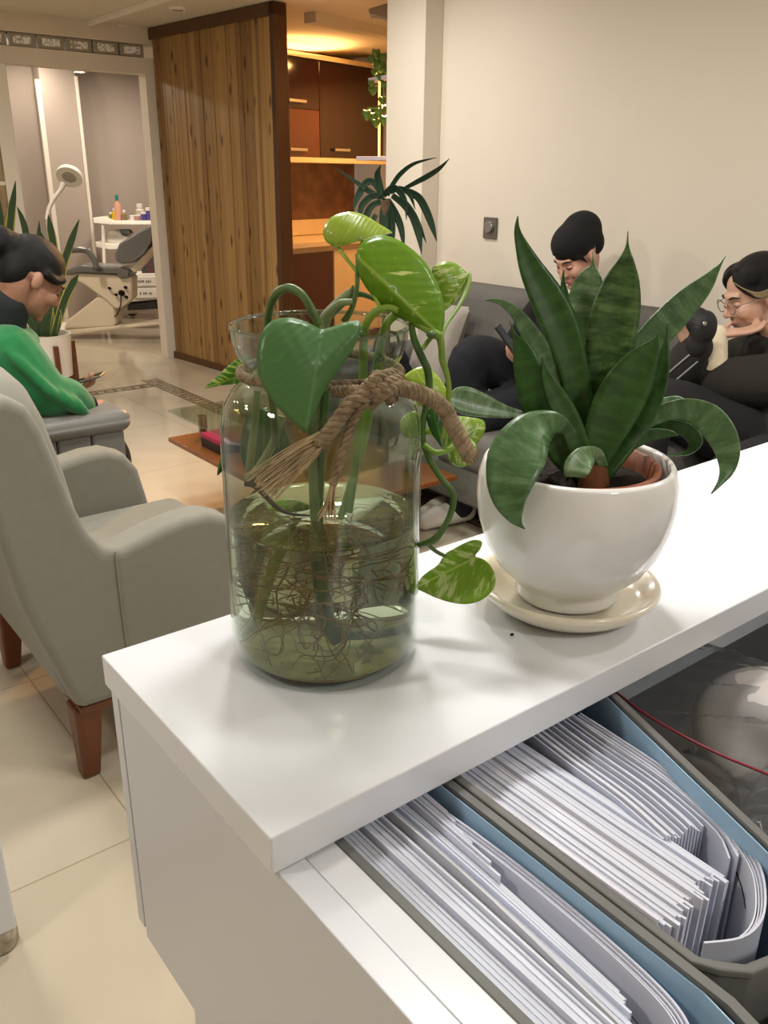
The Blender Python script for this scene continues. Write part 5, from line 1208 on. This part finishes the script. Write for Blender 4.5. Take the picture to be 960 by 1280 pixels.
MB(_m).box(-.038,-.074,.006,.038,.074,.0068).build('screen',mat('phone_screen_lit','#59606b',rough=.08),ph,smooth=False)
# -- person with glasses
p3=thing('person',(2.75,1.45,0),'person with glasses in a black hoodie resting the chin on one hand','person')
par_skin[0]=SK3
h=Head((2.83,1.585,1.035),(-.80,.46,-.34),(.10,-.05,1)); b=MB(); nb=Vector((2.90,1.50,.875)); h.skin(b,nb)
limb(b,[nb,(2.88,1.40,.72),(2.80,1.33,.52)],[.07,.11,.13])
RS,RE,RW=Vector((2.88,1.64,.79)),at_x(826,494,2.56),at_x(870,434,2.56); LS,LE,LW=Vector((2.84,1.36,.79)),at_x(889,478,2.62),at_x(897,418,2.66)
limb(b,[nb,RS,RE,RW],[.05,.045,.040,.027]); limb(b,[nb,LS,LE,LW],[.05,.045,.038,.026])
K1,A1=Vector((2.40,1.62,.70)),Vector((2.32,1.60,.30)); K2,A2=Vector((2.36,1.30,.55)),Vector((2.32,1.30,.10))
limb(b,[(2.78,1.44,.53),K1,A1],[.08,.055,.036]); limb(b,[(2.78,1.28,.53),K2,A2],[.08,.055,.036])
hand(b,LW,(.72,-.52,.10),(-.1,.1,1),.22,-1); hand(b,RW,(-.45,.30,.85),(-.5,-.6,-.1),.7,1,.95)
grow('body',b,.0055,SK3,p3,2); h.face(p3,'#a8605a')
g=MB(); g.ell((2.90,1.42,.74),(.15,.23,.17)); g.ell((2.82,1.35,.56),(.16,.20,.17)); limb(g,[(2.88,1.52,.82),RS,RE,RW],[.09,.085,.070,.055]); limb(g,[(2.88,1.42,.82),LS,LE+Vector((.02,-.01,.0))],[.09,.10,.078])
g.tube([nb+Vector((.085*math.cos(a),.085*math.sin(a),.015+.02*math.cos(a))) for a in [2*PI*k/16 for k in range(17)]],.030,8,n=40)
hood=grow('hoodie',g,.010,HOOD,p3,2)
cf=MB(); limb(cf,[LE+Vector((0,-.003,.03)),LE.lerp(LW,.55),LW],[.046,.042,.033]); grow('cream_sleeve',cf,.007,mat('cream_knit','#dccdb2',rough=.95,bump=.3,bscale=500),p3,1)
hr=MB(); hr.ell(h.p(0,-.030,.050),(.083,.098,.083),h.m,24,16); hr.ell(h.p(0,-.07,.0),(.074,.066,.08),h.m); hr.ell(h.p(0,-.10,-.06),(.055,.05,.065),h.m)
for sg in (-1,1):
    hr.tube([h.p(sg*.004,.050,.106),h.p(sg*.036,.066,.074),h.p(sg*.060,.046,.036),h.p(sg*.074,.016,.012),h.p(sg*.079,-.02,.02)],[.010,.013,.014,.013,.012],12,n=20)
    hr.ell(h.p(sg*.045,.015,.075),(.036,.055,.038),h.m)
grow('hair',hr,.006,HAIR,p3,5)
st=MB()
for k in range(4):
    st.tube([h.p(-.034-.002*k,.083-.004*k,.082-.006*k),h.p(-.066-.002*k,.062-.005*k,.050-.006*k),h.p(-.085,.026,.026-.005*k),h.p(-.092,-.020,.026-.006*k),h.p(-.088,-.06,.016-.008*k)],[.0012,.0022,.0026,.0024,.0015],8,n=14)
st.build('blond_streak',mat('blond_hair','#8d7c5a',rough=.5),p3)
gl_=MB(); 
for sg in (-1,1):
    gl_.tube([h.p(sg*.034+.025*math.cos(a),.104-.004*abs(math.cos(a)),-.006+.021*math.sin(a)) for a in [2*PI*k/24 for k in range(25)]],.0016,6,n=48)
    gl_.tube([h.p(sg*.058,.098,.0),h.p(sg*.078,.05,.004),h.p(sg*.082,-.01,.002)],.0014,6,n=12)
gl_.tube([h.p(-.009,.104,-.004),h.p(0,.108,-.002),h.p(.009,.104,-.004)],.0016,6,n=6)
gs=gl_.build('glasses',mat('glasses_wire','#b4aca2',rough=.2,metal=.9),p3)
for sg in (-1,1):
    MB().lathe([(.0235,-.0004),(.0235,.0004)],h.p(sg*.034,.103,-.006),seg=24,m=h.m@Matrix.Rotation(PI/2,3,'X')).build('glasses_lens',clear('lens','#ffffff',weight=.35),gs)
t_=MB(); limb(t_,[(2.78,1.44,.54),(2.60,1.54,.63),K1,A1.lerp(K1,.4),A1],[.12,.11,.085,.068,.056]); limb(t_,[(2.78,1.28,.54),K2,A2.lerp(K2,.5),A2],[.12,.085,.07,.06]); t_.ell((2.80,1.35,.55),(.14,.18,.11))
tt=grow('trousers',t_,.010,mat('black_trousers','#17161a',rough=.9),p3,3)
from mathutils.bvhtree import BVHTree
_bm=bmesh.new(); _bm.from_mesh(hood.data); _tree=BVHTree.FromBMesh(_bm); _o=off(p3)
def on_cloth(x,y):
    d=ray(x,y).normalized(); q=_tree.ray_cast(CAM-_o,d)[0]
    return (q+_o-d*.002) if q is not None else None
for dy_ in (0,13):
    pp=[on_cloth(x+dy_*.5,y+dy_*.9) for x,y in ((866,440),(860,445),(853,451),(846,457),(839,463),(833,469))]; pp=[q for q in pp if q is not None]
    if len(pp)>2: MB().tube(pp,.0028,6).build('white_stripe',mat('stripe_white','#8f8f92',rough=.9),p3)
for a,dv in ((Vector((2.31,1.60,.27)),Vector((-.15,.02,-.02))),(Vector((2.31,1.30,.05)),Vector((-.16,0,-.012)))):
    s_=MB(); limb(s_,[a,a+dv],[.046,.036]); grow('shoe',s_,.008,BLKC,p3,2)
ph=thing('phone',RW+Vector((-.02,.0,.08)),'black furry cased phone held in front of the face of the person with glasses','phone')
c=at_d(880,410,2.56); fz=MB(); fz.ell(c,(.05,.032,.052)); fz.ell(c+Vector((.0,.012,-.045)),(.042,.032,.045)); fz.ell(c+Vector((-.01,.02,.02)),(.04,.03,.04)); grow('fluffy_case',fz,.006,mat('fluffy_black','#101014',rough=.6,bump=1,bscale=180),ph,1)
MB().lathe([(.006,0),(.006,.006)],c+Vector((-.040,-.022,.02)),seg=14,m=Matrix.Rotation(PI/2,3,'X')).build('camera_lens',STEEL,ph)
# black handbag at the far end of the sofa
hb=thing('handbag',at_d(522,455,3.9),'black bag leaning at the far arm of the sofa','bag')
c=Vector((2.55,3.22,.55)); m_=MB(); m_.ell(c,(.13,.07,.11)); m_.ell(c+Vector((0,0,-.04)),(.15,.08,.08)); grow('bag_body',m_,.012,BLKC,hb,2)
MB().tube([c+Vector((-.08,0,.07)),c+Vector((-.05,0,.15)),c+Vector((.05,0,.15)),c+Vector((.08,0,.07))],.007,8,n=20).build('strap',BLK,hb)
# ------------------------------------------------------------------ light
WARM = (1.0,.86,.68); NEUT = (1.0,.965,.915); ORANGE = (1.0,.50,.16)
for i,(x,y,pw) in enumerate(((.9,.9,14),(1.26,1.98,25),(.2,2.6,20),(.8,4.3,22),(-.4,5.2,16),(-.9,1.0,13),(.6,-1.0,15),(2.2,.2,16),(2.3,3.5,17))):  # the last in the list is added to brighten the right wall
    area('ceiling_lamp', (x,y,2.33), .24, pw, NEUT)
for x,y in ((2.2,7.8),(3.8,8.2)):
    area('treatment_lamp', (x,y,2.33), .3, 24, WARM)
area('lintel_lamp', (2.9,8.8,2.3), .12, 6, WARM, (3.2,9.2,1.0))
w = bpy.data.worlds.new('world'); S.world = w; w.use_nodes = True
w.node_tree.nodes['Background'].inputs[0].default_value = (1,.95,.88,1); w.node_tree.nodes['Background'].inputs[1].default_value = .12
vs = S.view_settings; S.display_settings.display_device = 'sRGB'
vs.view_transform = 'Standard'; vs.look = 'None'; vs.gamma = 1; vs.use_curve_mapping = False; vs.exposure = -0.08

S.cycles.caustics_reflective = False; S.cycles.transparent_max_bounces = 40; S.cycles.max_bounces = 10
kp = KM @ Vector((.55,-.75,2.28)); area('kitchen_lamp', kp, .5, 42, ORANGE, kp+Vector((-.12,-.0,-1)))
kp = KM @ Vector((.3,.12,2.30)); area('cabinet_top_lamp', kp, .9, 16, ORANGE, kp+Vector((0,-.2,1)))
area('kitchen_wall_lamp', (3.62,4.62,1.95), .12, 16, (1.0,.50,.16), Vector((1.1,2.7,.5)), spread=70)
